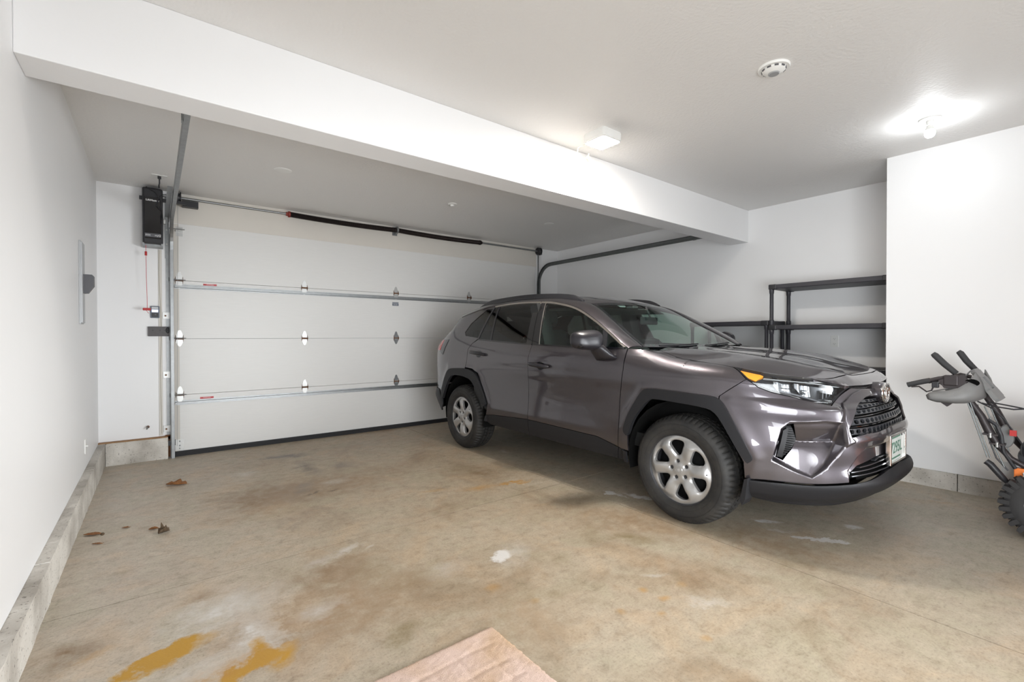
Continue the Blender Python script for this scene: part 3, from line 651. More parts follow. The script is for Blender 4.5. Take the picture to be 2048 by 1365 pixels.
def carpet():
    n=90; S=.75; vs=[];fs=[];rnd=random.Random(9)
    for i in range(n+1):
        for j in range(n+1):
            x=-S*i/n; y=-S*j/n
            z=.010+rnd.uniform(-.0012,.0012)
            ex=min(i,n-i,j,n-j); 
            if ex==0: z=.001; x+=rnd.uniform(-.003,.003); y+=rnd.uniform(-.003,.003)
            elif ex==1: z*=.85
            # creases pressed in the backing
            for k,(cc,ax) in enumerate(((-.12,0),(-.23,0),(-.33,0),(-.10,1),(-.21,1),(-.30,1))):
                q=x if ax==0 else y; o_=y if ax==0 else x
                if o_<-.06: z-=.0030*math.exp(-((q-cc+.006*math.sin(9*o_))/.006)**2)
            vs.append((x,y,z))
    for i in range(n):
        for j in range(n): a=i*(n+1)+j; fs.append((a,a+1,a+n+2,a+n+1))
    return MB().add(vs,fs,True).build('pile',M['carpet'],ca,nosharp=True)
carpet()
# ------------------------------------------------------------------ car materials
def paint_mat():
    m,N,L,b=MAT('dark_metallic_paint')
    b.inputs['Base Color'].default_value=(.09,.083,.095,1); b.inputs['Metallic'].default_value=.85; b.inputs['Roughness'].default_value=.36
    b.inputs['Coat Weight'].default_value=1; b.inputs['Coat Roughness'].default_value=.025; b.inputs['Coat IOR'].default_value=1.6
    tc=N.new('ShaderNodeTexCoord'); n=N.new('ShaderNodeTexNoise'); n.inputs['Scale'].default_value=900; n.inputs['Detail'].default_value=1
    L.new(tc.outputs['Object'],n.inputs['Vector'])
    mx=N.new('ShaderNodeMixRGB'); mx.inputs[1].default_value=(.056,.050,.058,1); mx.inputs[2].default_value=(.108,.096,.107,1); L.new(n.outputs[0],mx.inputs[0]); L.new(mx.outputs[0],b.inputs['Base Color'])
    return m
M['paint']=paint_mat()
M['clad']=simple('textured_black_cladding',(.014,.014,.016),.50,spec=.28,bump=.12,bscale=400)
M['chrome']=simple('chrome',(.80,.79,.78),.10,metal=1)
M['satin']=simple('satin_chrome_trim',(.70,.66,.62),.25,metal=1)
def tyre_mat():
    m,N,L,b=MAT('tyre_rubber'); tc=N.new('ShaderNodeTexCoord')
    n=N.new('ShaderNodeTexNoise'); n.inputs['Scale'].default_value=9; n.inputs['Detail'].default_value=8; n.inputs['Roughness'].default_value=.75; L.new(tc.outputs['Object'],n.inputs['Vector'])
    r=N.new('ShaderNodeValToRGB'); e=r.color_ramp.elements; e[0].position=.4; e[0].color=(.010,.0095,.0095,1); e[1].position=.75; e[1].color=(.034,.031,.027,1); L.new(n.outputs[0],r.inputs[0]); L.new(r.outputs[0],b.inputs['Base Color'])
    b.inputs['Roughness'].default_value=.68
    return m
M['tyre']=tyre_mat()
M['silver']=simple('silver_wheel_paint',(.40,.395,.39),.32,metal=.6,coat=.3)
M['void']=simple('unlit_black',(.006,.006,.006),.9,spec=.1)
M['iron']=simple('brake_iron',(.05,.05,.055),.5,metal=.6)
M['cloth']=simple('seat_cloth',(.020,.021,.022),.85,bump=.3,bscale=300)
M['trim_dark']=simple('interior_trim',(.014,.015,.016),.6)
M['headliner']=simple('grey_headliner',(.14,.14,.135),.9)
def glass_mat(name,tint,refl=1.0,ior=1.5):
    m,N,L,b=MAT(name); N.remove(b)
    t=N.new('ShaderNodeBsdfTransparent'); t.inputs[0].default_value=(*tint,1)
    g_=N.new('ShaderNodeBsdfGlossy'); g_.inputs['Roughness'].default_value=.012; g_.inputs[0].default_value=(1,1,1,1)
    fr=N.new('ShaderNodeFresnel'); fr.inputs[0].default_value=ior
    # thin pane: reflect on front and back faces alike
    geo=N.new('ShaderNodeNewGeometry'); d=N.new('ShaderNodeVectorMath'); d.operation='DOT_PRODUCT'; L.new(geo.outputs['Normal'],d.inputs[0]); L.new(geo.outputs['Incoming'],d.inputs[1])
    a=node_math(N,L,'ABSOLUTE',d.outputs['Value']); a=node_math(N,L,'SUBTRACT',1.0,a,True); a=node_math(N,L,'POWER',a,5.0)
    a=node_math(N,L,'MULTIPLY',a,.92); a=node_math(N,L,'ADD',a,.065*refl,True)
    mx=N.new('ShaderNodeMixShader'); L.new(a,mx.inputs[0]); L.new(t.outputs[0],mx.inputs[1]); L.new(g_.outputs[0],mx.inputs[2]); L.new(mx.outputs[0],N['Material Output'].inputs[0])
    return m
M['glass']=glass_mat('green_tinted_glass',(.70,.86,.80),.75)
M['privacy']=glass_mat('privacy_glass',(.16,.18,.17),.8)
M['lens']=glass_mat('clear_lamp_lens',(.93,.95,.96),.9)
M['amber']=simple('amber_lens',(.90,.33,.01),.18,coat=.8)
M['redlens']=simple('red_tail_lens',(.65,.03,.02),.12,coat=.9)
M['reflector']=simple('mirror_reflector',(.42,.43,.45),.30,metal=1)
M['reflector_dim']=simple('dim_reflector',(.16,.165,.175),.5,metal=.9)
M['hl_dark']=simple('headlamp_bezel',(.05,.052,.058),.22,metal=.3)
M['plate']=simple('number_plate',(.72,.76,.74),.35,var=.12,vscale=25)
M['plate_green']=simple('plate_green_print',(.10,.24,.17),.45)
M['clad_gloss']=simple('satin_dark_mirror_shell',(.016,.015,.019),.36,metal=.2,coat=.15,coat_rough=.2)
# ---- car body hull: side + nose + tail as one parametric surface (s along the plan outline, t up) ----
def _mono(xk, yk, x):
    xk=np.asarray(xk,float); yk=np.asarray(yk,float); x=np.clip(x,xk[0],xk[-1])
    h=np.diff(xk); d=np.diff(yk)/h; m=np.zeros_like(yk)
    m[0]=d[0]; m[-1]=d[-1]
    for i in range(1,len(yk)-1):
        m[i]=0 if d[i-1]*d[i]<=0 else 2*d[i-1]*d[i]/(d[i-1]+d[i])
    i=np.clip(np.searchsorted(xk,x,side='right')-1,0,len(xk)-2)
    u=(x-xk[i])/h[i]; u2=u*u; u3=u2*u
    return (2*u3-3*u2+1)*yk[i]+(u3-2*u2+u)*h[i]*m[i]+(-2*u3+3*u2)*yk[i+1]+(u3-u2)*h[i]*m[i+1]
def _ss(a,b,x):
    u=np.clip((x-a)/(b-a),0,1); return u*u*(3-2*u)
SF=0.9*math.pi/2; LR=-2.85
def hull0(s,t):
    s=np.asarray(s,float); t=np.asarray(t,float)
    wd=_mono([.20,.30,.38,.46,.58,.70,.82,.92,1.0,1.08,1.15,1.25,1.35,1.45,1.52,1.58,1.62],
             [.83,.870,.892,.900,.901,.900,.903,.910,.908,.895,.874,.836,.792,.742,.700,.650,.60],t)
    L=SF-s
    # zone weights
    fb=_ss(-.55,-.25,L)                      # 0 doors, 1 fender top
    a=np.clip((t-.96)/.19,0,1)*math.pi/2
    zg=_mono([-.5,-.3,-.13,.06,.27,.324,.42,.634,.745,.80],[1.13,1.118,1.085,1.061,1.038,1.030,1.011,.977,.942,.925],np.where(L>0,0,L))
    phi=np.clip(s,0,SF)/.9
    w1f=np.where(t>.96,.79+.119*np.cos(a)**1.25,wd)
    L0=_mono([.20,.30,.40,.50,.60,.70,.80,.88,.96,1.15],[.79,.86,.930,.905,.90,.895,.868,.85,.83,.80],t)
    n=_mono([.20,.30,.40,.50,.60,.70,.80,.88,.96,1.15],[2.5,2.6,2.6,2.75,2.9,2.8,2.5,2.2,2.2,2.6],t)
    w1=wd*(1-fb)+w1f*fb
    r=1/((np.sin(phi)/w1)**n+(np.cos(phi)/L0)**n)**(1/n)
    Lf=r*np.cos(phi); wf=r*np.sin(phi)
    zgf=_mono([0,.06,.27,.324,.42,.634,.745,.80,.85],[1.066,1.061,1.038,1.030,1.011,.977,.942,.925,.905],Lf)
    z96=np.minimum(.96,_mono([0,.2,.3,.42,.634,.745,.80,.9],[.97,.965,.955,.94,.915,.885,.87,.86],Lf))
    zgg=np.where(L>0,zgf,zg); z96=np.where(L>0,z96,.96)
    zf=np.where(t>.96,z96+(zgg-z96)*np.sin(a),np.where(t>.80,.80+(t-.80)*(z96-.80)/.16,t))
    z=t*(1-fb)+zf*fb
    # rear arc
    rb=_ss(LR+.25,LR-.15,L)
    pr=np.clip((LR-L)/.9,0,math.pi/2)
    L0r=_mono([.20,.38,.55,.70,.9,1.0,1.1,1.2,1.35,1.5,1.62],[.58,.72,.88,.88,.89,.89,.87,.76,.52,.35,.23],t)
    rr=1/((np.cos(pr)/w1)**3.2+(np.sin(pr)/L0r)**3.2)**(1/3.2)
    Lo=np.where(L>0,Lf,np.where(L<LR,LR-rr*np.sin(pr),L)); wo=np.where(L>0,wf,np.where(L<LR,rr*np.cos(pr),w1))
    # slight plan taper of the doors towards the tail
    taper=.012*_ss(-1.6,-2.9,L)*_ss(.5,1.2,t)
    return np.stack([Lo,wo*(1-taper),z],-1)
def sdist(poly,x,y):
    "signed distance to a polygon, negative inside"
    P=np.asarray(poly,float); x=np.asarray(x,float); y=np.asarray(y,float)
    d=np.full(x.shape,1e9); ins=np.zeros(x.shape,bool); k=len(P)
    for i in range(k):
        ax,ay=P[i]; bx,by=P[(i+1)%k]; ex,ey=bx-ax,by-ay
        q=np.clip(((x-ax)*ex+(y-ay)*ey)/(ex*ex+ey*ey+1e-12),0,1)
        d=np.minimum(d,np.hypot(x-ax-q*ex,y-ay-q*ey))
        c=((ay>y)!=(by>y))&(x<(bx-ax)*(y-ay)/((by-ay) if by!=ay else 1e-12)+ax)
        ins^=c
    return np.where(ins,-d,d)
# ------------------------------------------------------------------ panel builder on the hull
def hull_n0(s,t):
    e=2e-3; a=hull0(s+e,t)-hull0(s-e,t); b=hull0(s,t+e)-hull0(s,t-e)
    n=np.cross(a,b); n/=np.linalg.norm(n,axis=-1,keepdims=True)+1e-12
    return n            # in (L,w,z)
_n=hull_n0(np.array([2.5]),np.array([.8]))[0]; HSIGN=1 if _n[1]>0 else -1
FARCH=[(1.878,.30),(1.878,.543),(1.821,.684),(1.699,.860),(1.63,.873),(1.196,.860),(1.138,.825),(.985,.515),(1.025,.30)]
RARCH=[(4.578,.30),(4.578,.528),(4.509,.724),(4.399,.864),(4.081,.881),(3.826,.845),(3.626,.545),(3.674,.30)]
RECESS=[(.905,.515),(.862,.70),(.820,.742),(.640,.754),(.548,.740),(.548,.612),(.64,.490),(.715,.425),(.80,.46)]
GFRAME=[(.553,.745),(.553,.605),(.50,.632),(.517,.655),(.524,.705),(.34,.89),(.282,.93),(.20,.955),(.20,1.05),(.30,1.05),(.40,.98),(.50,.87)]
VAL=[(-.45,.600),(.40,.600),(.475,.545),(.535,.47),(.53,.40),(-.45,.40)]
def D_body(s,t):
    d=np.zeros(np.broadcast(s,t).shape)
    for A in (FARCH,RARCH): d+=.012*np.exp(-(np.maximum(sdist(A,s,t),0)/.05)**2)
    dm=_ss(1.95,2.3,s)*_ss(3.75,3.4,s)
    d+=dm*(-.005*np.exp(-((t-.70-.03*(s-2.7))/.12)**2)+.006*np.exp(-((t-.50)/.05)**2)+.004*_ss(.93,.99,t)*_ss(1.13,1.05,t))
    # nose
    r=sdist(RECESS,s,t); ins=_ss(0,.022,-r)
    ins=_ss(0,.014,-r)
    dep=np.where(t>.63,.074*np.clip((.752-t)/.122,0,1)+.006,.080*np.clip((t-.395)/.235,.06,1))
    d-=ins*dep
    # crease that runs under the headlamp to the grille frame
    tc=np.interp(s,[.53,.65,.85,1.05,1.2],[.794,.803,.833,.864,.88]); q=t-tc
    d+=.016*_ss(1.16,.95,s)*_ss(.50,.56,s)*np.where(q>0,np.exp(-(q/.075)**2),np.exp(-(q/.035)**2)-.0)*1.0
    fr=sdist(GFRAME,s,t); d+=.014*_ss(-.004,.010,-fr)
    v=sdist(VAL,np.abs(s),t); d-=_ss(0,.02,-v)*.022*_ss(.8,.5,s)
    d+=.012*_ss(.60,.45,s)*np.exp(-((t-.64)/.035)**2)                     # bar under the grille
    return d
def D_clad(s,t):
    d=np.zeros(np.broadcast(s,t).shape)
    for A in (FARCH,RARCH): d+=.026*_ss(.022,-.006,sdist(A,s,t)-.0)+.0*s
    return d+.002
def D_lip(s,t): return .004+.018*_ss(.44,.38,t)-.02*_ss(.33,.26,t)+0*s
def offs(c): return lambda s,t: c+0*s+0*t
def SURF(D):
    def f(s,t):
        p=hull0(s,t); return p+hull_n0(s,t)*HSIGN*np.asarray(D(s,t))[...,None]
    return f
def zcen(L): return _mono([-.50,-.38,-.3,0,.27,.43,.56,.64,.72,.77,.80,.86],[1.139,1.136,1.133,1.119,1.093,1.067,1.036,1.016,.990,.958,.930,.88],L)
def zgap(L): return _mono([-.5,-.3,-.13,.06,.27,.324,.42,.634,.745,.80,.85],[1.13,1.118,1.085,1.062,1.038,1.030,1.011,.977,.942,.925,.905],L)
def wgap(L): return _mono([-.5,0,.06,.27,.324,.42,.52,.634,.70,.745,.77,.79,.80],[.79,.79,.79,.789,.778,.733,.670,.590,.515,.45,.382,.25,.10],L)
def HOOD(w_,L):
    w_=np.asarray(w_,float);L=np.asarray(L,float); q=np.abs(w_)/np.maximum(wgap(L),.02)
    zg,zc=zgap(L),zcen(L)
    u=np.clip((q-.58)/.42,0,1); p=1-u**1.7
    z=zg+(zc-zg)*p
    z+=.006*np.exp(-((q-.62)/.10)**2)-.010*_ss(.62,.30,q)*_ss(-.45,-.1,L)*_ss(.75,.5,L)+.012*_ss(.30,.0,q)*_ss(.75,.3,L)*.6
    return np.stack([L,w_,z],-1)
KB=[0,.08,.2,.38,.46,.56,.70,.82,.93,1.0]
def curveB(q):
    L=np.interp(q,KB,[-.434,-.60,-.80,-1.09,-1.25,-1.5,-2.0,-2.5,-2.95,-3.20])
    L=_mono(KB,[.434,.60,.80,1.09,1.25,1.5,2.0,2.5,2.95,3.20],q)*-1
    return np.stack([L,_mono(KB,[-.712,-.680,-.622,-.565,-.56,-.565,-.572,-.565,-.54,-.52],q)*-1,
        _mono(KB,[1.146,1.243,1.360,1.515,1.556,1.590,1.612,1.600,1.548,1.488],q)],-1)
KA=[0,.08,.2,.36,.44,.54,.70,.82,.93,1.0]
def curveA(q,up=0):
    s=_mono(KA,[1.871,2.051,2.255,2.52,2.70,2.95,3.42,3.93,4.30,4.44],q)
    t=_mono(KA,[1.143,1.252,1.362,1.474,1.518,1.555,1.574,1.546,1.478,1.45],q)+up
    return hull0(s,t)+hull_n0(s,t)*HSIGN*.002
def FRAME(q,v):
    "A-pillar and cantrail: strip from curve A (v=0) to curve B (v=1)"
    a,b=curveA(q),curveB(q); q=np.asarray(q,float); v=np.asarray(v,float)[...,None]
    p=a*(1-v)+b*v; d=b-a; tq=curveB(q+.01)-curveB(q-.01); n=np.cross(tq,d); n/=np.linalg.norm(n,axis=-1,keepdims=True)+1e-9
    n*=np.sign(n[...,1:2]+n[...,2:3]); wd=np.linalg.norm(d,axis=-1,keepdims=True)
    return p+n*wd*.34*(v*(1-v))**.8
def ROOF(q,v):
    b=curveB(q); v=np.asarray(v,float); k=1-v*v
    dL=_mono([0,.2,.38,.5,1],[.035,.05,.055,.02,-.03],q); dz=_mono([0,.15,.38,.56,.9,1],[-.010,.010,.024,.046,.040,.035],q)
    return np.stack([b[...,0]+dL*k,b[...,1]*v,b[...,2]+dz*k],-1)
def dens(loop,h):
    out=[]; k=len(loop)
    for i in range(k):
        a,b=loop[i],loop[(i+1)%k]; n=max(1,int(math.hypot(b[0]-a[0],b[1]-a[1])/h))
        for j in range(n): out.append((a[0]+(b[0]-a[0])*j/n,a[1]+(b[1]-a[1])*j/n))
    return out
def inset(P,d):
    P=[Vector(p) for p in P]; n=len(P); ar=sum(P[i].x*P[(i+1)%n].y-P[(i+1)%n].x*P[i].y for i in range(n)); sg=1 if ar>0 else -1; out=[]
    for i in range(n):
        a=(P[i]-P[i-1]).normalized(); b=(P[(i+1)%n]-P[i]).normalized(); na=Vector((-a.y,a.x))*sg; nb=Vector((-b.y,b.x))*sg
        m=(na+nb); m=m/max(m.length_squared/2,.35); out.append(tuple(P[i]+m*d))
    return out
def cdt(loops,h,sc=(1,1),lines=()):
    "triangulate outline + holes with an even inner grid; sc stretches the metric"
    S=[[(p[0]*sc[0],p[1]*sc[1]) for p in l] for l in loops]; S=[dens(l,h*.8) for l in S]
    co=[];ed=[]
    for l in S:
        o=len(co); co+=l; ed+=[(o+i,o+(i+1)%len(l)) for i in range(len(l))]
    xl=[]
    for l in lines:
        pts=[(p[0]*sc[0],p[1]*sc[1]) for p in l]; q=[]
        for a,b in zip(pts[:-1],pts[1:]):
            n=max(1,int(math.hypot(b[0]-a[0],b[1]-a[1])/(h*.8)))
            q+=[(a[0]+(b[0]-a[0])*j/n,a[1]+(b[1]-a[1])*j/n) for j in range(n)]
        q.append(pts[-1]); qa=np.array(q); ok=sdist(S[0],qa[:,0],qa[:,1])<-h*.15
        for l2 in S[1:]: ok&=sdist(l2,qa[:,0],qa[:,1])>h*.15
        o=len(co); co+=q; ed+=[(o+i,o+i+1) for i in range(len(q)-1) if ok[i] and ok[i+1]]
        for i in range(len(q)):
            if ok[i]: xl.append(q[i])
        co[o:]=[c if ok[i] else S[0][0] for i,c in enumerate(q)]
    A=np.array(S[0]); x=np.arange(A[:,0].min()+h/2,A[:,0].max(),h); y=np.arange(A[:,1].min()+h/2,A[:,1].max(),h*.87)
    X,Y=np.meshgrid(x,y); X[1::2]+=h/2; X=X.ravel();Y=Y.ravel()
    m=sdist(S[0],X,Y)<-h*.45
    for l in S[1:]: m&=sdist(l,X,Y)>h*.45
    if xl:
        XL_=np.array(xl)
        for c in range(0,len(XL_),200): m&=(np.hypot(X[:,None]-XL_[None,c:c+200,0],Y[:,None]-XL_[None,c:c+200,1]).min(1)>h*.45)
    co+=list(zip(X[m],Y[m]))
    v,e,f,_,_,_=delaunay_2d_cdt([Vector(c) for c in co],ed,[],0,1e-6)
    V=np.array([(a.x,a.y) for a in v]); F_=np.array([tuple(t) for t in f if len(t)==3])
    C=V[F_].mean(1); m=sdist(S[0],C[:,0],C[:,1])<0
    for l in S[1:]: m&=sdist(l,C[:,0],C[:,1])>0
    V[:,0]/=sc[0]; V[:,1]/=sc[1]
    return V,F_[m]
def P3(P): return np.stack([P[...,1],P[...,0],P[...,2]],-1)     # (L,w,z) -> car local (w,L,z)
def panel(name,fn,loops,mat,parent,h=.016,depth=.014,side=1,sc=(1,1),both=False,lines=(),flip=False):
    """fn(a,b)->(L,w,z).  side=-1 mirrors.  both joins the mirrored half."""
    V,F_=cdt(loops,h,sc,lines); a,b=V[:,0],V[:,1]; P=P3(fn(a,b)); e=1.5e-3
    da=P3(fn(a+e,b))-P3(fn(a-e,b)); db=P3(fn(a,b+e))-P3(fn(a,b-e)); Nn=np.cross(da,db)
    Nn/=np.linalg.norm(Nn,axis=-1,keepdims=True)+1e-12
    ref=P-np.array([0,-1.3,.75]); sg=1 if (Nn*ref).sum()>0 else -1
    if flip: sg=-sg
    Nn*=sg
    t=F_[0]; fn_=np.cross(P[F_[:,1]]-P[F_[:,0]],P[F_[:,2]]-P[F_[:,0]]); 
    if (fn_*Nn[F_[:,0]]).sum()<0: F_=F_[:,::-1]
    n=len(P); es={}
    for tri in F_.tolist():
        for i in range(3): es[(tri[i],tri[(i+1)%3])]=1
    bd=[k for k in es if (k[1],k[0]) not in es]
    vs=P.tolist(); ns=Nn.tolist(); fs=F_.tolist()
    if depth:
        Pin=P-Nn*depth
        for i,j in bd:
            o=len(vs); en=np.cross(P[j]-P[i],Nn[i]); en/=np.linalg.norm(en)+1e-12
            vs+=[P[i].tolist(),P[j].tolist(),Pin[j].tolist(),Pin[i].tolist()]; ns+=[en.tolist()]*4
            fs.append([o+1,o,o+3,o+2])
    V3=np.array(vs);N3=np.array(ns)
    def mir(V3,N3,fs,o=0): return V3*[-1,1,1],N3*[-1,1,1],[[q+o for q in f[::-1]] for f in fs]
    if side<0: V3,N3,fs=mir(V3,N3,fs)
    if both:
        a_,b_,c_=mir(V3,N3,fs,len(V3)); V3=np.vstack([V3,a_]);N3=np.vstack([N3,b_]);fs=fs+c_
    me=bpy.data.meshes.new(name); me.from_pydata(V3.tolist(),[],fs); me.polygons.foreach_set('use_smooth',[True]*len(me.polygons))
    me.normals_split_custom_set_from_vertices(N3.tolist()); me.materials.append(mat)
    o=bpy.data.objects.new(name,me); COL.objects.link(o); o.parent=parent
    return o
def rnd(P,k=1,f=.22):
    for _ in range(k):
        Q=[]
        for i in range(len(P)):
            a,b,c=P[i-1],P[i],P[(i+1)%len(P)]
            Q+=[(b[0]+(a[0]-b[0])*f,b[1]+(a[1]-b[1])*f),(b[0]+(c[0]-b[0])*f,b[1]+(c[1]-b[1])*f)]
        P=Q
    return P
def arc(fn,a,b,n): return [fn(a+(b-a)*i/n) for i in range(n+1)]
BODY,CLAD=SURF(D_body),SURF(D_clad)

car=empty('car',(3.61,1.7014,0),rot=(0,0,PI),label='dark metallic grey SUV with silver hubcaps parked right of the empty bay',cat='car')
belt=lambda s:(s,float(_mono([1.885,2.33,2.948,3.879,4.168],[1.141,1.143,1.158,1.201,1.230],s)))
KS=[1.871,2.051,2.255,2.52,2.70,2.95,3.42,3.93,4.30,4.44]; KT=[1.143,1.252,1.362,1.474,1.518,1.555,1.574,1.546,1.478,1.45]
top=lambda s,d=0:(s,float(_mono(KS,KT,s))-d)
G=.0022
def both_sides(f):
    for sd in (1,-1): f(sd)
def doors(sd):
    # front door
    fd=empty('front_door'); fd.parent=car
    fe=[(1.879-.004,1.135),(1.879,.984),(1.914,.77),(1.927,.495),(1.930,.412)]
    ref=[(2.972-G,.468),(2.968-G,.708),(2.960-G,1.023),(2.947-G,1.150)]
    loop=[(x+G,y) for x,y in fe[::-1]][::-1]
    loop=[(x+G,y) for x,y in fe]+[(2.14,.455),(2.367,.458)]+ref+arc(lambda s:(s,belt(s)[1]-.008),2.94,1.90,12)
    panel('door_skin',BODY,[loop],M['paint'],fd,side=sd)
    panel('belt_moulding',SURF(offs(.003)),[arc(lambda s:(s,belt(s)[1]-.007),1.895,2.943,14)+arc(lambda s:(s,belt(s)[1]+.004),2.943,1.895,14)],M['black_gloss'],fd,h=.02,depth=.01,side=sd)
    w=empty('x') if False else None
    pane=panel('window_pane',SURF(offs(-.004)),[arc(lambda s:(s,belt(s)[1]),2.10,2.84,10)+[(2.955,1.54)]+arc(lambda s:top(s,.014),2.955,2.14,12)],M['glass'],fd,h=.05,depth=0,side=sd)
    panel('window_pane',SURF(offs(-.004)),[[(1.90,1.146),(2.062,1.141),(2.085,1.262)]+arc(lambda s:top(s,.014),2.08,1.90,5)],M['glass'],fd,h=.04,depth=0,side=sd)
    panel('window_divider',SURF(offs(.001)),[[(2.062,1.138),(2.10,1.138),(2.142,1.285),(2.088,1.262)]],M['black_plastic'],fd,h=.03,side=sd)
    panel('pillar_cover',SURF(offs(.001)),[[(2.84,1.155),(2.945,1.158),(3.036,1.553),(2.957,1.545)]],M['black_gloss'],fd,h=.03,side=sd)
    panel('chrome_strip',SURF(offs(.004)),[[(2.840,1.155),(2.848,1.155),(2.966,1.543),(2.957,1.543)]],M['satin'],fd,h=.01,depth=.006,side=sd).name='chrome_strip'
    panel('window_trim',SURF(offs(.005)),[arc(lambda s:top(s,.0),1.888,3.038,24)+arc(lambda s:top(s,.016),3.034,1.905,24)],M['satin'],fd,h=.012,depth=.010,side=sd)
    panel('door_cladding',CLAD,[[(1.932,.404),(2.14,.450),(2.367,.453),(2.972-G,.463),(2.974-G,.32),(2.5,.318),(1.95,.318)]],M['clad'],fd,side=sd)
    handle(fd,2.932,.982,2.666,.962,sd)
    # rear door
    rd=empty('rear_door'); rd.parent=car
    fe=[(2.947+G,1.150),(2.960+G,1.023),(2.968+G,.708),(2.972+G,.470)]
    loop=fe+[(3.516,.436),(3.64,.424),(3.60,.545),(3.79,.845),(3.90,.885),(4.034,.893),(4.016,.985),(4.018,1.095),(3.965,1.150),(3.873,1.193)]+arc(lambda s:(s,belt(s)[1]-.008),3.86,2.96,10)
    panel('door_skin',BODY,[loop],M['paint'],rd,side=sd)
    panel('belt_moulding',SURF(offs(.003)),[arc(lambda s:(s,belt(s)[1]-.007),2.953,3.87,12)+arc(lambda s:(s,belt(s)[1]+.004),3.87,2.953,12)],M['black_gloss'],rd,h=.02,depth=.01,side=sd)
    panel('window_pane',SURF(offs(-.004)),[arc(lambda s:(s,belt(s)[1]),3.03,3.62,8)+[(3.708,1.54)]+arc(lambda s:top(s,.014),3.70,3.12,8)],M['privacy'],rd,h=.05,depth=0,side=sd)
    panel('window_pane',SURF(offs(-.004)),[[(3.645,1.192),(3.868,1.203),(3.795,1.538),(3.735,1.545)]],M['privacy'],rd,h=.05,depth=0,side=sd)
    panel('window_divider',SURF(offs(.001)),[[(3.620,1.190),(3.645,1.192),(3.735,1.553),(3.708,1.553)]],M['black_plastic'],rd,h=.02,side=sd)
    panel('window_divider',SURF(offs(.001)),[[(3.866,1.200),(3.880,1.202),(3.808,1.540),(3.793,1.545)]],M['black_plastic'],rd,h=.02,side=sd)
    panel('pillar_cover',SURF(offs(.001)),[[(2.950,1.158),(3.030,1.161),(3.118,1.556),(3.042,1.553)]],M['black_gloss'],rd,h=.03,side=sd)
    panel('window_trim',SURF(offs(.005)),[arc(lambda s:top(s,.0),3.044,3.80,16)+arc(lambda s:top(s,.016),3.80,3.044,16)],M['satin'],rd,h=.012,depth=.010,side=sd)
    panel('door_cladding',CLAD,[[(2.972+G,.465),(3.516,.431),(3.64,.420),(3.672,.36),(3.60,.325),(2.974+G,.32)]],M['clad'],rd,side=sd)
    handle(rd,3.947,1.058,3.655,1.038,sd)
def handle(par,s0,t0,s1,t1,sd):
    "pull handle standing off a cup in the skin"
    hh=empty('handle_root'); bpy.data.objects.remove(hh)
    path=[]
    for i in range(13):
        u=i/12; s=s0+(s1-s0)*u; t=t0+(t1-t0)*u
        off=.012+.026*min(1,math.sin(PI*min(max(u*1.0,.0),1))**.45 if 0<u<1 else 0)
        p=hull0(s,t)+hull_n0(s,t)*HSIGN*(off+float(D_body(np.array(s),np.array(t))))
        path.append((p[1]*sd,p[0],p[2]))
    R=[.010]+[.016,.018,.019,.0195,.020,.020,.020,.0195,.019,.018,.016]+[.010]
    o=MB().tube(path,R,12).build('handle',M['clad_gloss'],par)
    m=MB(); sm=(s0+s1)/2-.01; tm=(t0+t1)/2
    ring=[(sm+.055*math.cos(a),tm-.003+.036*math.sin(a)) for a in [2*PI*k/20 for k in range(20)]]
    panel('handle_cup',SURF(lambda s,t:D_body(s,t)+.0012),[ring],M['black_gloss'],o,h=.02,depth=.0,side=sd)
    if s0<3.2:
        p=hull0(s1+.03,t1)+hull_n0(s1+.03,t1)*HSIGN*.040; MB().lathe([(0,.003),(.007,.002),(.008,0)],12,T4((p[1]*sd,p[0],p[2]-.002),0,PI/2*sd,0)).build('key_cap',M['black_gloss'],o)
both_sides(doors)

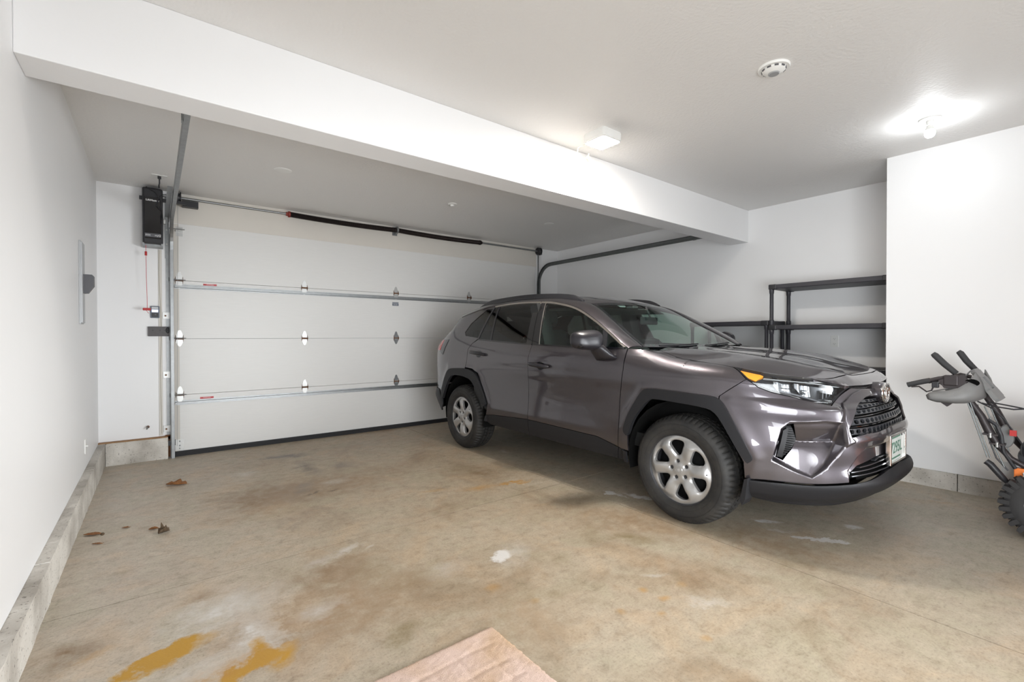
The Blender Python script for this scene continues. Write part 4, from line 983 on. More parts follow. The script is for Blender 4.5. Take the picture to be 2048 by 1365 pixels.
# fender, quarter, pillars
FO=[(1.835,.40),(1.838,.52),(1.79,.655),(1.665,.790),(1.60,.806),(1.235,.790),(1.170,.742),(1.03,.48)]
RO=[(3.668,.42),(3.676,.50),(3.895,.760),(4.088,.795),(4.31,.794),(4.402,.728),(4.515,.532),(4.53,.40)]
def sides(sd):
    fen=empty('fender_root'); bpy.data.objects.remove(fen)
    loop=[(1.930-G,.412),(1.925-G,.495),(1.912-G,.77),(1.877-G,.984),(1.871-G,1.138)]+[(1.74,1.148),(1.60,1.148),(1.40,1.146),(1.118,1.142),(1.072,1.08),(1.025,1.001),(1.057+G,.957),(1.167+G,.86)]
    loop+= [(1.167+G,.742)]+FO[::-1][2:][:0]+[(1.235,.790),(1.60,.806),(1.665,.790),(1.79,.655),(1.838,.52),(1.835,.40)]
    fe=panel('fender',BODY,[loop],M['paint'],car,h=.013,side=sd)
    capl=[(.79,-.12),(.772,-.13),(.745,-.20),(.722,-.27),(.703,-.309),(.700,-.47),(.86,-.47),(.84,-.30),(.79,-.20)]
    panel('fender_top',HOOD,[[(.795,-.10),(.775,-.126),(.748,-.20),(.726,-.265),(.706,-.306),(.706,-.455),(.80,-.455),(.80,-.20)]],M['paint'],fe,h=.02,side=sd)
    ql=[(3.884,1.203),(3.97,1.153),(4.024,1.097),(4.022,.985),(4.040,.893),(4.088,.80),(4.31,.80),(4.402,.735),(4.515,.54),(4.53,.50),(4.60,.53),(4.66,.60),(4.97,.62),(4.97,1.22),(4.80,1.35),(4.62,1.45),(4.44,1.45)]
    ql+=arc(lambda s:top(s),4.40,3.81,8)+[(3.812,1.540)]
    qg=[(3.888,1.212),(4.150,1.236),(4.195,1.275),(4.135,1.375),(3.93,1.530),(3.822,1.530)]
    tail=[(4.47,1.195),(4.53,1.010),(4.97,1.03),(4.97,1.16)]
    q=panel('rear_quarter_panel',BODY,[ql,qg[::-1]],M['paint'],car,h=.018,side=sd)
    panel('quarter_glass',SURF(offs(-.004)),[qg],M['privacy'],q,h=.05,depth=0,side=sd)
    panel('tail_lamp',SURF(offs(.006)),[[(4.655,1.185),(4.665,1.065),(4.97,1.05),(4.97,1.17)]],M['redlens'],car,h=.02,depth=.01,side=sd)
    panel('tail_lamp_housing',SURF(offs(.004)),[[(4.51,1.195),(4.56,1.015),(4.70,1.055),(4.70,1.19)]],M['black_gloss'],car,h=.02,depth=.01,side=sd)
    # tail: tailgate half + rear bumper
    panel('tailgate',BODY,[[(4.98,.62),(5.675,.62),(5.675,1.44),(4.64,1.44),(4.81,1.35),(4.98,1.22)]],M['paint'],car,h=.03,side=sd)
    panel('rear_bumper',SURF(lambda s,t:.004+.02*_ss(.62,.5,t)+0*s),[[(4.535,.50),(4.60,.53),(4.66,.595),(5.675,.61),(5.675,.38),(4.62,.35),(4.54,.43)]],M['clad'],car,h=.025,side=sd)
    # arch claddings
    fo=[(1.829,.500),(1.878,.543),(1.821,.684),(1.699,.860),(1.63,.873),(1.40,.868),(1.196,.860),(1.138,.825),(.985,.520),(.995,.500),(1.020,.478),(1.162,.740),(1.228,.786),(1.604,.804),(1.656,.787),(1.78,.640)]
    panel('wheel_arch_trim',SURF(lambda s,t:D_body(s,t)*0+.024),[rnd(fo,2,.2)],M['clad'],car,h=.012,depth=.03,side=sd)
    ro=[(3.674,.486),(3.626,.545),(3.826,.845),(3.95,.872),(4.081,.881),(4.399,.864),(4.509,.724),(4.590,.528),(4.530,.50),(4.515,.535),(4.400,.728),(4.31,.794),(4.088,.795),(3.895,.760)]
    panel('wheel_arch_trim',SURF(lambda s,t:.024+0*s),[rnd(ro,2,.2)],M['clad'],car,h=.012,depth=.03,side=sd)
    panel('sill_cladding',CLAD,[[(1.84,.395),(1.925,.404),(1.945,.318),(1.845,.318)]],M['clad'],car,side=sd)
    # pillar + cantrail
    panel('roof_side_frame',FRAME,[[(0.0,.02),(1.0,.02),(1.0,.985),(0.0,.985)]],M['paint'],car,h=.02,depth=.01,side=sd,sc=(3.0,.2))
    # roof rail
    path=[];R=[]
    for i in range(41):
        q=.425+(.90-.425)*i/40; b=curveB(np.array(q)); u=i/40; e=min(1,min(u,1-u)*7)
        path.append(((b[1]+.008)*sd,b[0],b[2]+.012+.033*e**.6)); R.append(.014)
    m=MB(); vs=[];fs=[]
    for i in range(41):
        q=.425+(.90-.425)*i/40; b=curveB(np.array(q)); u=i/40; e=min(1,min(u,1-u)*9)**.7; x0=(b[1]+.010); hz=.010+.034*e
        for dx,dz in ((-.017,-.006),(.019,-.012),(.016,hz*.75),(.008,hz),(-.006,hz),(-.014,hz*.8)): vs.append(((x0+dx)*sd,b[0],b[2]+dz))
    for i in range(40):
        for j in range(6): fs.append((i*6+j,i*6+(j+1)%6,(i+1)*6+(j+1)%6,(i+1)*6+j))
    fs+=[tuple(range(6)),tuple(range(240,246))]
    rr=m.add(vs,fs,True).build('roof_rail',M['black_plastic'],car)
    base=[]
    for i in range(0,41):
        q=.425+(.90-.425)*i/40; b=curveB(np.array(q)); base.append(((b[1]+.004)*sd,b[0],b[2]+.006))
    MB().tube(base,.010,8).build('rail_channel',M['black_gloss'],rr)
both_sides(sides)
# underbody valance so nothing is seen through under the sills
ub=MB().box((-.55,-3.15,.26),(.55,.40,.42)).box((-.70,-2.20,.30),(.70,-.55,.50)).box((-.30,.2,.28),(.30,.72,.40)); ub.build('floor_pan',M['void'],car)
for sd in (1,-1):
    for cy in (-.02,-2.735):
        m=MB(); pr=[]; 
        for k in range(17):
            a=PI*(-.08+1.16*k/16); pr.append((cy+(.43 if cy>-1 else .405)*math.cos(a),.37+.43*math.sin(a)))
        vs=[];fs=[]
        for x in (.865,.56):
            for y,z in pr: vs.append((x*sd,y,z))
        n=len(pr)
        for i in range(n-1): fs.append((i,i+1,n+i+1,n+i))
        fs.append(tuple(range(n,2*n)))
        m.add(vs,fs,True).build('wheel_housing',M['void'],car,nosharp=True)
        MB().tube([(.0,cy,.33),(.70*sd,cy,.34)],.035,10).tube([(.66*sd,cy+.06,.30),(.62*sd,cy+.02,.85)],.04,10).build('suspension',M['iron'],car)

# front bumper with grille opening
GR=[(0,.955),(.20,.950),(.282,.930),(.340,.892),(.523,.705),(.517,.655),(.42,.668),(.2,.683),(0,.688)]
bl_=[(1.026,.395),(.853,.397),(.711,.398),(.524,.408),(.515,.414),(.503,.458),(.448,.49),(.275,.520),(-.0,.535)]
bl_+=GR[::-1]+[(0,1.045),(.385,1.052),(.412,1.028),(.50,.935),(.583,.832),(.79,.895),(.896,.917),(.965,.944),(1.022,1.000),(1.055-G,.957),(1.165-G,.86),(1.165,.742),(1.032,.49)]
FOG=[(.884,.522),(.845,.700),(.830,.726),(.796,.735),(.774,.640),(.800,.575),(.846,.508)]
fb_=panel('front_bumper',BODY,[bl_,FOG[::-1]],M['paint'],car,h=.0075,depth=.02,both=True,
  lines=[RECESS+RECESS[:1],*[inset(RECESS,q)+inset(RECESS,q)[:1] for q in (.0047,.0093,.014)],[(.55,.63),(.885,.63)],GFRAME+GFRAME[:1],*[inset(GFRAME,q)+inset(GFRAME,q)[:1] for q in (.005,.010)],[(.53,.794),(.65,.803),(.85,.833),(1.05,.864)]])
def fogs(sd):
    f=panel('fog_recess',SURF(lambda s,t:-.075+0*s),[[(x,y) for x,y in FOG]],M['clad'],fb_,h=.02,depth=0,side=sd)
    for k in range(13):
        t0=.545+k*.0135
        ii=[x for x in np.linspace(.76,.90,60) if sdist(FOG,np.array(x),np.array(t0))<-.010]
        if len(ii)<4: continue
        a,b=ii[0],min(ii[-1],ii[0]+.060+.0*k)
        panel('fog_louvre',SURF(lambda s,t:-.040+0*s),[[(a,t0-.0035),(b,t0-.0035),(b,t0+.0035),(a,t0+.0035)]],M['clad'],f,h=.02,depth=.02,side=sd)
    # wide dark wing of the insert
    panel('fog_wing',SURF(lambda s,t:-.028-.25*np.maximum(.872-s,0)),[[(.878,.530),(.845,.690),(.815,.712),(.826,.66),(.845,.56),(.852,.53)]],M['clad'],f,h=.02,depth=.03,side=sd)
both_sides(fogs)
# grille
gb=SURF(lambda s,t:-.055+0*s)
GB=[(x,y) for x,y in GR]
gri=panel('grille',gb,[[(0,.975),(.25,.975),(.36,.91),(.545,.71),(.54,.63),(.2,.66),(0,.665)]],M['void'],car,h=.03,depth=0,both=True)
def gmesh(t0,t1):
    "one row of the hexagon mesh"
    holes=[];out=[]
    smax=float(np.interp((t0+t1)/2,[.655,.705,.892,.95],[.515,.521,.338,.20]))
    pitch=.062; k=0; loop=[(0.0,t0),(smax,t0),(smax,t1),(0.0,t1)]
    tm=(t0+t1)/2; hh=(t1-t0)*.36
    x=.031
    while x+.018<smax:
        holes.append([(x-.019,tm),(x-.011,tm-hh),(x+.011,tm-hh),(x+.019,tm),(x+.011,tm+hh),(x-.011,tm+hh)][::-1]); x+=pitch*.82
    panel('grille_bar',SURF(lambda s,t:-.016+0*s),[loop]+holes,M['hl_dark'],gri,h=.02,depth=.014,both=True)
for k in range(5):
    t0=.668+k*.0555; gmesh(t0,t0+.034)
for k in range(4):
    t0=.668+k*.0555+.042; sm=float(np.interp(t0,[.655,.705,.892,.95],[.515,.521,.338,.20]))
    panel('grille_slat',SURF(lambda s,t:-.030+0*s),[[(0,t0),(sm,t0),(sm,t0+.005),(0,t0+.005)]],M['black_gloss'],gri,h=.03,depth=.012,both=True)
panel('grille_surround',SURF(lambda s,t:.006+0*s),[[(.0,.688),(.2,.683),(.42,.668),(.517,.655),(.517,.649),(.42,.661),(.2,.676),(0,.681)]],M['black_gloss'],gri,h=.02,depth=.03,both=True)
# nose slot above the grille surround
panel('upper_slot',SURF(lambda s,t:-.030+0*s),[[(0,1.03),(.40,1.04),(.43,1.145),(0,1.145)]],M['void'],car,h=.03,depth=0,both=True)
for q in (1.065,1.085,1.105): panel('slot_rib',SURF(lambda s,t:-.014+0*s),[[(0,q),(.39,q),(.39,q+.006),(0,q+.006)]],M['black_gloss'],car,h=.03,depth=.01,both=True)
# lower intake
li=panel('lower_intake',SURF(lambda s,t:-.050+0*s),[[(0,.55),(.30,.54),(.50,.50),(.54,.39),(0,.43)]],M['void'],car,h=.03,depth=0,both=True)
for t0 in (.440,.462,.484,.506): panel('intake_slat',SURF(lambda s,t:-.012+0*s),[[(0,t0+.012),(.25,t0+.006),(.50 if t0<.47 else .44 if t0<.49 else .30,t0-.006),(.50 if t0<.47 else .44 if t0<.49 else .30,t0-.001),(.25,t0+.012),(0,t0+.018)]],M['hl_dark'],li,h=.03,depth=.02,both=True)
panel('bumper_lip',SURF(D_lip),[[(0,.452),(.214,.440),(.40,.412),(.515,.402),(.711,.394),(.853,.394),(1.012,.388),(1.012,.285),(.97,.268),(.872,.255),(.553,.245),(.30,.262),(0,.265)]],M['clad'],car,h=.011,depth=.03,both=True)
for sd in (1,-1): MB().prism([(.405,.39),(.425,.40),(.410,.27),(.392,.235),(.380,.26)],0,.80*sd,.895*sd).build('mud_guard',M['clad'],car)

# headlamps
def heads(sd):
    HLO=[(.403,1.072),(.500,.945),(.583,.838),(.79,.900),(.896,.923),(.962,.949),(1.021,1.004),(1.070,1.085),(1.112,1.138),(1.0,1.140),(.80,1.140),(.60,1.136),(.43,1.125)]
    lens=panel('headlamp',SURF(offs(.002)),[HLO],M['lens'],car,h=.02,depth=0,side=sd)
    ins=[(x+(.76-x)*.02,y+(1.02-y)*.02) for x,y in HLO]
    panel('lamp_bowl',SURF(offs(-.045)),[HLO],M['hl_dark'],lens,h=.02,depth=0,side=sd)
    # outline rim
    panel('lamp_rim',SURF(offs(.003)),[HLO,[(x+(.76-x)*.045,y+(1.02-y)*.11) for x,y in HLO][::-1]],M['black_gloss'],lens,h=.02,depth=.05,side=sd)
    panel('side_marker',SURF(offs(-.004)),[[(1.055,1.094),(.945,1.085),(.930,1.070),(.972,.995),(1.015,1.022),(1.05,1.065)]],M['amber'],lens,h=.02,depth=.02,side=sd)
    # two scooped reflector bowls
    def bowl(c0,c1,w):
        return [(c0,1.018),(c0-w*.5,1.014),(c0-w,1.006),(c0-w*.98,.955),(c0-w*.90,.915),(c0-w*.6,.905),(c0-w*.25,.925),(c0-.0,.965)]
    for a,b_ in ((.880,.112),(.768,.118)):
        c=a-b_/2
        panel('reflector',SURF(lambda s,t,c=c,b_=b_:-.034+.9*np.maximum(s-c+.02,0)**1.3*(1.0)-.006*np.cos((s-c)*90)),[bowl(a,0,b_)],M['reflector'],lens,h=.008,depth=.004,side=sd)
    panel('bowl_divider',SURF(offs(-.012)),[[(.770,1.020),(.762,1.020),(.757,.99),(.735,.955),(.700,.930),(.705,.925),(.745,.945),(.765,.98)]],M['hl_dark'],lens,h=.01,depth=.03,side=sd)
    panel('daylight_strip',SURF(offs(-.010)),[[(.93,1.045),(.93,1.052),(.66,1.060),(.47,1.062),(.47,1.052),(.66,1.050)]],M['panel_grey'],lens,h=.01,depth=.01,side=sd)
    for k in range(5):
        x0=.592-k*.025; t0=.910+.016*k
        panel('turn_reflector',SURF(offs(-.022)),[[(x0,t0),(x0+.006,t0-.004),(x0-.009,.990),(x0-.015,.992)]],M['reflector_dim'],lens,h=.01,depth=.02,side=sd)
    panel('lamp_floor',SURF(offs(-.020)),[[(.60,.858),(.79,.915),(.896,.938),(.955,.962),(.93,.975),(.86,.945),(.72,.915),(.60,.875)]],M['grey_plastic'],lens,h=.02,depth=.01,side=sd)
both_sides(heads)

# hood and nose panel
def rgt(L): return (float(wgap(np.array(L)))-.0035,L)
cutw=[(0,.735),(.20,.733),(.32,.726),(.42,.708),(.50,.684),(.585,.636)]
def NOSE(w_,L):
    w_=np.asarray(w_,float);L=np.asarray(L,float);a=np.abs(w_)
    Lc=np.interp(a,[0,.20,.32,.42,.50,.585],[.735,.733,.726,.708,.684,.636])
    wf=[0,.20,.38,.45,.515,.590]; Lf=np.interp(a,wf,[.797,.790,.770,.745,.70,.634])
    u=np.clip((L-Lc)/np.maximum(Lf-Lc,.004),0,1)
    zc=HOOD(np.minimum(a,.58),Lc)[...,2]; zf=np.interp(a,wf,[.926,.928,.931,.942,.957,.977])
    return np.stack([L,w_,zc*(1-u)+zf*u+.010*u*(1-u)*4*.6],-1)
hood=[(0,.732),(.20,.730),(.32,.723),(.42,.705),(.50,.681),(.581,.634)]+[rgt(L) for L in (.60,.56,.50,.42,.36,.324,.27,.2,.1,.0,-.06)]+[(.779,-.10),(.768,-.135),(.742,-.20),(.719,-.27),(.700,-.303),(.60,-.345),(.45,-.378),(.2,-.400),(0,-.405)]
ho=panel('hood',HOOD,[hood],M['paint'],car,h=.015,depth=.02,both=True)
nose=[(0,.738),(.20,.736),(.32,.729),(.42,.711),(.50,.687),(.583,.640)]+[rgt(L) for L in (.645,.68,.70,.72,.745,.758,.768)]+[(.20,.790),(0,.797)]
panel('nose_panel',NOSE,[nose],M['paint'],car,h=.012,depth=.02,both=True)
MB().box((-.70,-.52,1.085),(.70,-.36,1.105)).build('cowl',M['black_plastic'],car)
MB().box((-.70,-.40,.60),(.70,.36,.90)).box((-.48,.0,.6),(.48,.60,.84)).build('engine_bay',M['void'],car)

# windscreen, roof, tail spoiler
ws=panel('windscreen',ROOF,[[(.004,-.985),(.004,.985),(.372,.985),(.372,-.985)]],M['glass'],car,h=.03,depth=0,sc=(2.6,.6))
panel('black_band',ROOF,[[(.002,-.99),(.018,-.99),(.018,.99),(.002,.99)]],M['black_gloss'],ws,h=.03,depth=.004,sc=(2.6,.6))
panel('black_band',ROOF,[[(.352,-.99),(.376,-.99),(.376,.99),(.352,.99)]],M['black_gloss'],ws,h=.03,depth=.004,sc=(2.6,.6))
for a,b_ in ((-.99,-.945),(.945,.99)): panel('black_band',ROOF,[[(.002,a),(.376,a),(.376,b_),(.002,b_)]],M['black_gloss'],ws,h=.03,depth=.004,sc=(2.6,.6))
panel('roof',ROOF,[[(.380,-.985),(.380,.985),(.925,.985),(.925,-.985)]],M['paint'],car,h=.03,depth=.015,sc=(2.8,.6))
panel('tail_spoiler',ROOF,[[(.930,-.99),(.930,.99),(1.0,.99),(1.0,-.99)]],M['paint'],car,h=.03,depth=.03,sc=(2.8,.6))
sp=[];  
def spv(sd):
    a=curveB(np.array(1.0)); m=MB()
    m.add([(a[1]*sd,a[0],a[2]),(a[1]*sd*.2,a[0]-.02,a[2]+.03),(a[1]*sd*.2,-3.05,1.42),(.62*sd,-3.02,1.40),(.62*sd,-2.95,1.46)],[(0,1,2,3),(0,3,4)]); m.build('spoiler_underside',M['paint'],car,recalc=False)
both_sides(spv)
MB().prism([(-2.10,1.655),(-2.17,1.70),(-2.20,1.70),(-2.23,1.65)],0,-.015,.015).build('roof_antenna',M['black_plastic'],car)
MB().add([(-.70,-3.5,1.0),(.70,-3.5,1.0),(.60,-3.10,1.42),(-.60,-3.10,1.42)],[(0,1,2,3)]).build('rear_window',M['privacy'],car,recalc=False) if False else None
# wipers
for x0,x1 in ((.52,-.02),(-.10,-.58)):
    p=[];n_=10
    for i in range(n_+1):
        u=i/n_; ww=x0+(x1-x0)*u; v=ww/.70; qq=.004+.010*u; P=P3(ROOF(np.array(qq),np.array(v))); p.append((P[0],P[1]+.006,P[2]+.008))
    w_=MB().tube(p,.006,8).build('wiper_blade',M['black_plastic'],car)
    MB().tube([(x0+.02,-.40,1.12),(x0-.12,-.42,1.140),tuple(p[5])],.006,8).build('wiper_arm',M['black_plastic'],w_)

# door mirrors
def mirror(sd):
    e=empty('door_mirror'); e.parent=car
    c=(1.045,-.690,1.200)
    bm=bmesh.new(); bmesh.ops.create_cube(bm,size=1); bmesh.ops.subdivide_edges(bm,edges=bm.edges,cuts=3,use_grid_fill=True)
    for v in bm.verts:
        x,y,z=v.co; x2,y2,z2=x*2,y*2,z*2
        # superellipsoid-like shell, rounded forward, flat towards the back
        k=(abs(x2)**4+abs(y2)**4+abs(z2)**4)**.25; x2,y2,z2=x2/k*1.0,y2/k,z2/k
        sx=.122*(1 if y2>0 else 1.0)*(1-.20*max(y2,0)); hz=.076*(1-.14*x2)*(1-.25*max(y2,0)); yy=y2*.070
        v.co=Vector(((c[0]+x2*sx)*sd,c[1]+yy-.030*x2,c[2]+z2*hz+.012*x2*0-.012*max(y2,0)))
    bmesh.ops.recalc_face_normals(bm,faces=bm.faces)
    me=bpy.data.meshes.new('housing'); bm.to_mesh(me); bm.free(); me.polygons.foreach_set('use_smooth',[True]*len(me.polygons)); me.materials.append(M['clad_gloss'])
    o=bpy.data.objects.new('housing',me); COL.objects.link(o); o.parent=e; md=o.modifiers.new('s','SUBSURF'); md.levels=2; md.render_levels=2
    MB().sphere((c[0]*sd,c[1]-.072,c[2]),.1,24,sc=(1.0,.05,.55)).build('mirror_glass',M['reflector'],e)
    MB().box(((c[0]-.105)*sd,c[1]-.060,c[2]-.058),((c[0]+.10)*sd,c[1]+.035,c[2]-.030),bev=.015).build('lower_cover',M['black_gloss'],e)
    # arm and foot on the door
    pts=[(.905,-.625,1.058),(.930,-.640,1.090),(.965,-.660,1.135),(.985,-.675,1.165)]
    m=MB(); vs=[];fs=[]
    for i,(x,y,z) in enumerate(pts):
        u=i/3; hy=.100-.045*u; hx=.028+.010*u
        for a in range(12):
            t=2*PI*a/12; vs.append(((x+hx*math.cos(t))*sd,y+hy*math.sin(t),z+.010*math.sin(t)-.012*math.cos(t)))
    for i in range(3):
        for a in range(12): fs.append((i*12+a,i*12+(a+1)%12,(i+1)*12+(a+1)%12,(i+1)*12+a))
    fs+=[tuple(range(12)),tuple(range(36,48))]
    m.add(vs,fs,True).build('arm',M['clad_gloss'],e,nosharp=True)
both_sides(mirror)

# emblem (three ovals), inside a chrome boss
def emblem(par,M4,sc,mat,nm='emblem',fill=None):
    m=MB()
    def oval(cx,cy,rx,ry,th,th2=None):
        n=40; vs=[];fs=[]
        for k in range(n):
            a=2*PI*k/n
            for q,hh in ((-1,0),(-.6,.5),(.6,.5),(1,0)):
                rx_=rx+q*th; ry_=ry+q*(th2 or th); vs.append(((cx+rx_*math.cos(a))*sc,(cy+ry_*math.sin(a))*sc,hh*.12*sc))
        for k in range(n):
            for j in range(3): a=k*4+j; b=((k+1)%n)*4+j; fs.append((a,b,b+1,a+1))
        m.add(vs,fs,True,M4)
    oval(0,0,1.0,.68,.085,.075); oval(0,.37,.62,.235,.07,.055); oval(0,.03,.235,.57,.075,.06)
    return m.build(nm,mat,par,recalc=False,nosharp=True)
em=empty('emblem_root'); bpy.data.objects.remove(em)
boss=MB().lathe([(0,.030),(.074,.030),(.080,.024),(.082,.0),(.078,-.10),(.05,-.12)],40,T4((0,.818,.872),-PI/2,0,0,(1,.80,1))).build('emblem_boss',M['silver_paint'] if 'silver_paint' in M else M['paint'],car)
MB().lathe([(0,.001),(.066,.001)],40,T4((0,.850,.872),-PI/2,0,0,(1,.78,1))).build('badge_field',M['black_gloss'],boss)
# badge faces +L (car forward)
em=emblem(boss,T4((0,.851,.872),-PI/2,PI,0)@T4((0,0,0),0,0,0),.070,M['chrome'])
ring=MB(); ring.tube([(.074*math.cos(2*PI*k/40),.851,.872+.058*math.sin(2*PI*k/40)) for k in range(40)],.006,8,closed=True).build('badge_ring',M['chrome'],boss)

# number plate
lp_=empty('number_plate',(0,.905,.545)); lp_.parent=car
MB().box((-.165,-.004,-.085),(.165,.0,.085)).build('plate_back',M['plate'],lp_)
fr=MB()
for a,b in (((-.170,-.012,.074),(.170,.014,.090)),((-.170,-.012,-.092),(.170,.014,-.076)),((-.172,-.012,-.092),(-.150,.014,.090)),((.150,-.012,-.092),(.172,.014,.090))): fr.box(a,b,bev=.004)
fr.build('plate_frame',M['chrome'],lp_)
MB().box((-.12,-.06,-.07),(.12,-.010,.095)).build('plate_bracket',M['black_plastic'],lp_)
text_mesh('plate_number','7295L',.098,M['plate_green'],lp_,T4((0,.0012,-.004),PI/2,0,PI),bold=.0005)
MB().box((-.09,.0,-.068),(.09,.001,-.058)).box((-.09,.0,.056),(.09,.001,.068)).build('plate_print',M['plate_green'],lp_)
for x in (-.118,.118): MB().lathe([(0,.004),(.007,.003),(.008,0)],10,T4((x,.001,.062),-PI/2)).build('plate_screw',M['iron'],lp_)
MB().lathe([(0,.003),(.014,.002),(.015,0)],14,T4((.55,.845,.70),-PI/2)).build('tow_cover',M['paint'],car) if False else None

# wheels
def make_wheel():
    w_=empty('wheel')
    # profile (radius, lateral); lateral + = outward
    pr=[(.222,.010),(.235,.020),(.250,.026),(.285,.034),(.310,.030),(.328,.018),(.340,.002),(.3485,-.012),(.3535,-.030)]
    n=240; vs=[];fs=[]; tread=[]
    lat=[-.030,-.036,-.0365,-.060,-.0605,-.066,-.0665,-.098,-.0985,-.105,-.1055,-.138,-.1385,-.145,-.1455,-.170,-.1705,-.178]
    rad=[.3535,.354,.354,.3555,.347,.347,.356,.3565,.348,.348,.3565,.3560,.347,.347,.3555,.354,.3540,.3525]
    back=[(.345,-.195),(.328,-.212),(.300,-.220),(.250,-.215),(.222,-.205)]
    prof=pr[:-1]+list(zip(rad,lat))+back; k=len(prof)
    for j in range(n):
        a=2*PI*j/n
        for i,(r,h) in enumerate(prof):
            rr=r
            if .338<r and h<=.003:
                blk=0
                zone = 0 if h>-.06 else (3 if h<-.145 else 1)
                ph=j if zone==0 else (j+2 if zone==3 else j+ (1 if h<-.105 else 3))
                if ph%4==0: rr-=.008 if zone in(0,3) else .005
            vs.append((h,rr*math.cos(a),rr*math.sin(a)))
    for j in range(n):
        for i in range(k-1): a=j*k+i; b=((j+1)%n)*k+i; fs.append((a,a+1,b+1,b))
    m=MB().add(vs,fs,True); ty=m.build('tyre',M['tyre'],w_,nosharp=False)
    # sidewall lettering ribs
    rb=MB()
    for r,h in ((.262,.0292),(.300,.0335)):
        rb.tube([(h,r*math.cos(2*PI*q/90),r*math.sin(2*PI*q/90)) for q in range(90)],.0012,5,closed=True)
    rb.build('sidewall_rib',M['tyre'],ty)
    MB().lathe([(.222,.014),(.228,.018),(.231,.012),(.215,.0),(.200,-.06),(.20,-.2),(.226,-.205)],64,T4((0,0,0),0,PI/2,0)).build('rim',M['iron'],w_)
    MB().lathe([(0,-.07),(.06,-.07),(.065,-.085),(.145,-.09),(.145,-.115),(0,-.115)],48,T4((0,0,0),0,PI/2,0)).build('brake_disc',M['iron'],w_)
    MB().lathe([(.06,-.05),(.10,-.038),(.15,-.045),(.205,-.07)],48,T4((0,0,0),0,PI/2,0)).build('steel_wheel',M['void'],w_)
    MB().box((-.13,.055,-.075),(-.05,.16,.075),bev=.015).build('brake_caliper',M['iron'],w_)
    # hubcap: disc with six windows
    def pol(r,a): return (r*math.cos(a),r*math.sin(a))
    loops=[[pol(.2265,2*PI*q/120) for q in range(120)]]
    shape=[(.090,2),(.098,-9),(.118,-13.5),(.150,-16),(.176,-17.5),(.190,-13),(.196,-2),(.195,8),(.186,15),(.168,16.5),(.140,13),(.112,9)]
    for q in range(6):
        a0=2*PI*q/6+math.radians(25)
        c=[pol(r,a0+math.radians(d)) for r,d in shape]
        # round it
        sm=[]
        for i in range(len(c)):
            p0,p1,p2=c[i-1],c[i],c[(i+1)%len(c)]
            sm.append((.25*p0[0]+.75*p1[0],.25*p0[1]+.75*p1[1])); sm.append((.75*p1[0]+.25*p2[0],.75*p1[1]+.25*p2[1]))
        loops.append(sm)
    for q in range(5):
        a0=2*PI*q/5+math.radians(-54+18-18); cx,cy=pol(.057,a0); loops.append([(cx+.0125*math.cos(t),cy+.0125*math.sin(t)) for t in [2*PI*i/14 for i in range(14)]])
    V,F_=cdt(loops,.0065)
    r=np.hypot(V[:,0],V[:,1]); an=np.arctan2(V[:,1],V[:,0])
    win=np.full(len(V),9.0)
    for l in loops[1:7]: win=np.minimum(win,sdist(l,V[:,0],V[:,1]))
    hh=.006+.026*_ss(.225,.17,r)-.012*_ss(.15,.06,r)+.004*_ss(.05,.03,r)
    hh-=.016*np.exp(-np.maximum(win,0)/.011)*_ss(.225,.19,r)
    # raised flank along each spoke: the leading half stands higher
    ph=((an-math.radians(25))/(PI/3))%1.0
    hh+=.006*np.where(np.abs(ph-.5)<.5,np.sin(ph*2*PI),0)*_ss(.07,.12,r)*_ss(.226,.20,r)
    for l in loops[7:]:
        c=np.mean(l,0); hh-=.006*_ss(.022,.012,np.hypot(V[:,0]-c[0],V[:,1]-c[1]))
    vs=[(h,x,y) for (x,y),h in zip(V,hh)]; fs=[tuple(f) for f in F_.tolist()]
    bd={}
    for f in fs:
        for i in range(3): bd[(f[i],f[(i+1)%3])]=1
    for (i,j) in [q for q in bd if (q[1],q[0]) not in bd]:
        o=len(vs); d=.024 if r[i]<.22 else .010
        vs+=[vs[i],vs[j],(vs[j][0]-d,vs[j][1]*1.0,vs[j][2]),(vs[i][0]-d,vs[i][1],vs[i][2])]; fs.append((o+1,o,o+3,o+2))
    hc=MB().add(vs,fs,True).build('hubcap',M['silver'],w_,recalc=False)
    me=hc.data
    # face outward (+x)
    if sum((me.polygons[i].normal.x for i in range(200)))<0: me.flip_normals()
    for q in range(5):
        a0=2*PI*q/5+math.radians(-54+18-18); cx,cy=pol(.057,a0); MB().lathe([(0,.010),(.008,.010),(.0095,.004),(.0095,-.01)],6,T4((.0,cx,cy),0,PI/2,0)).build('lug_nut',M['iron'],w_)
    c_=MB().lathe([(0,.030),(.026,.028),(.030,.024),(.031,.018)],32,T4((-.002,0,0),0,PI/2,0)).build('centre_cap',M['silver'],hc)
    emblem(c_,Matrix.Translation((.0278,0,0))@Matrix.Rotation(PI/2,4,'Y')@Matrix.Rotation(PI/2,4,'Z')@Matrix.Rotation(0,4,'X'),.020,M['silver'],'cap_emblem')
    MB().tube([(.016,.196,-.03),(.026,.190,-.03)],.0035,8).build('valve',M['black_plastic'],w_)
    return w_
def copy_tree(o,parent=None):
    c=o.copy(); COL.objects.link(c); c.parent=parent
    for ch in list(o.children): copy_tree(ch,c)
    return c
wh=make_wheel()
for i,(sd,cy,cz,sp_) in enumerate([(1,-.02,.349,12),(1,-2.735,.330,40),(-1,-.02,.349,70),(-1,-2.735,.330,0)]):
    o=wh if i==0 else copy_tree(wh)
    o.parent=car; o.location=(.872*sd,cy,cz); o.rotation_euler=(math.radians(sp_) if sd>0 else math.radians(sp_),0,0 if sd>0 else PI)

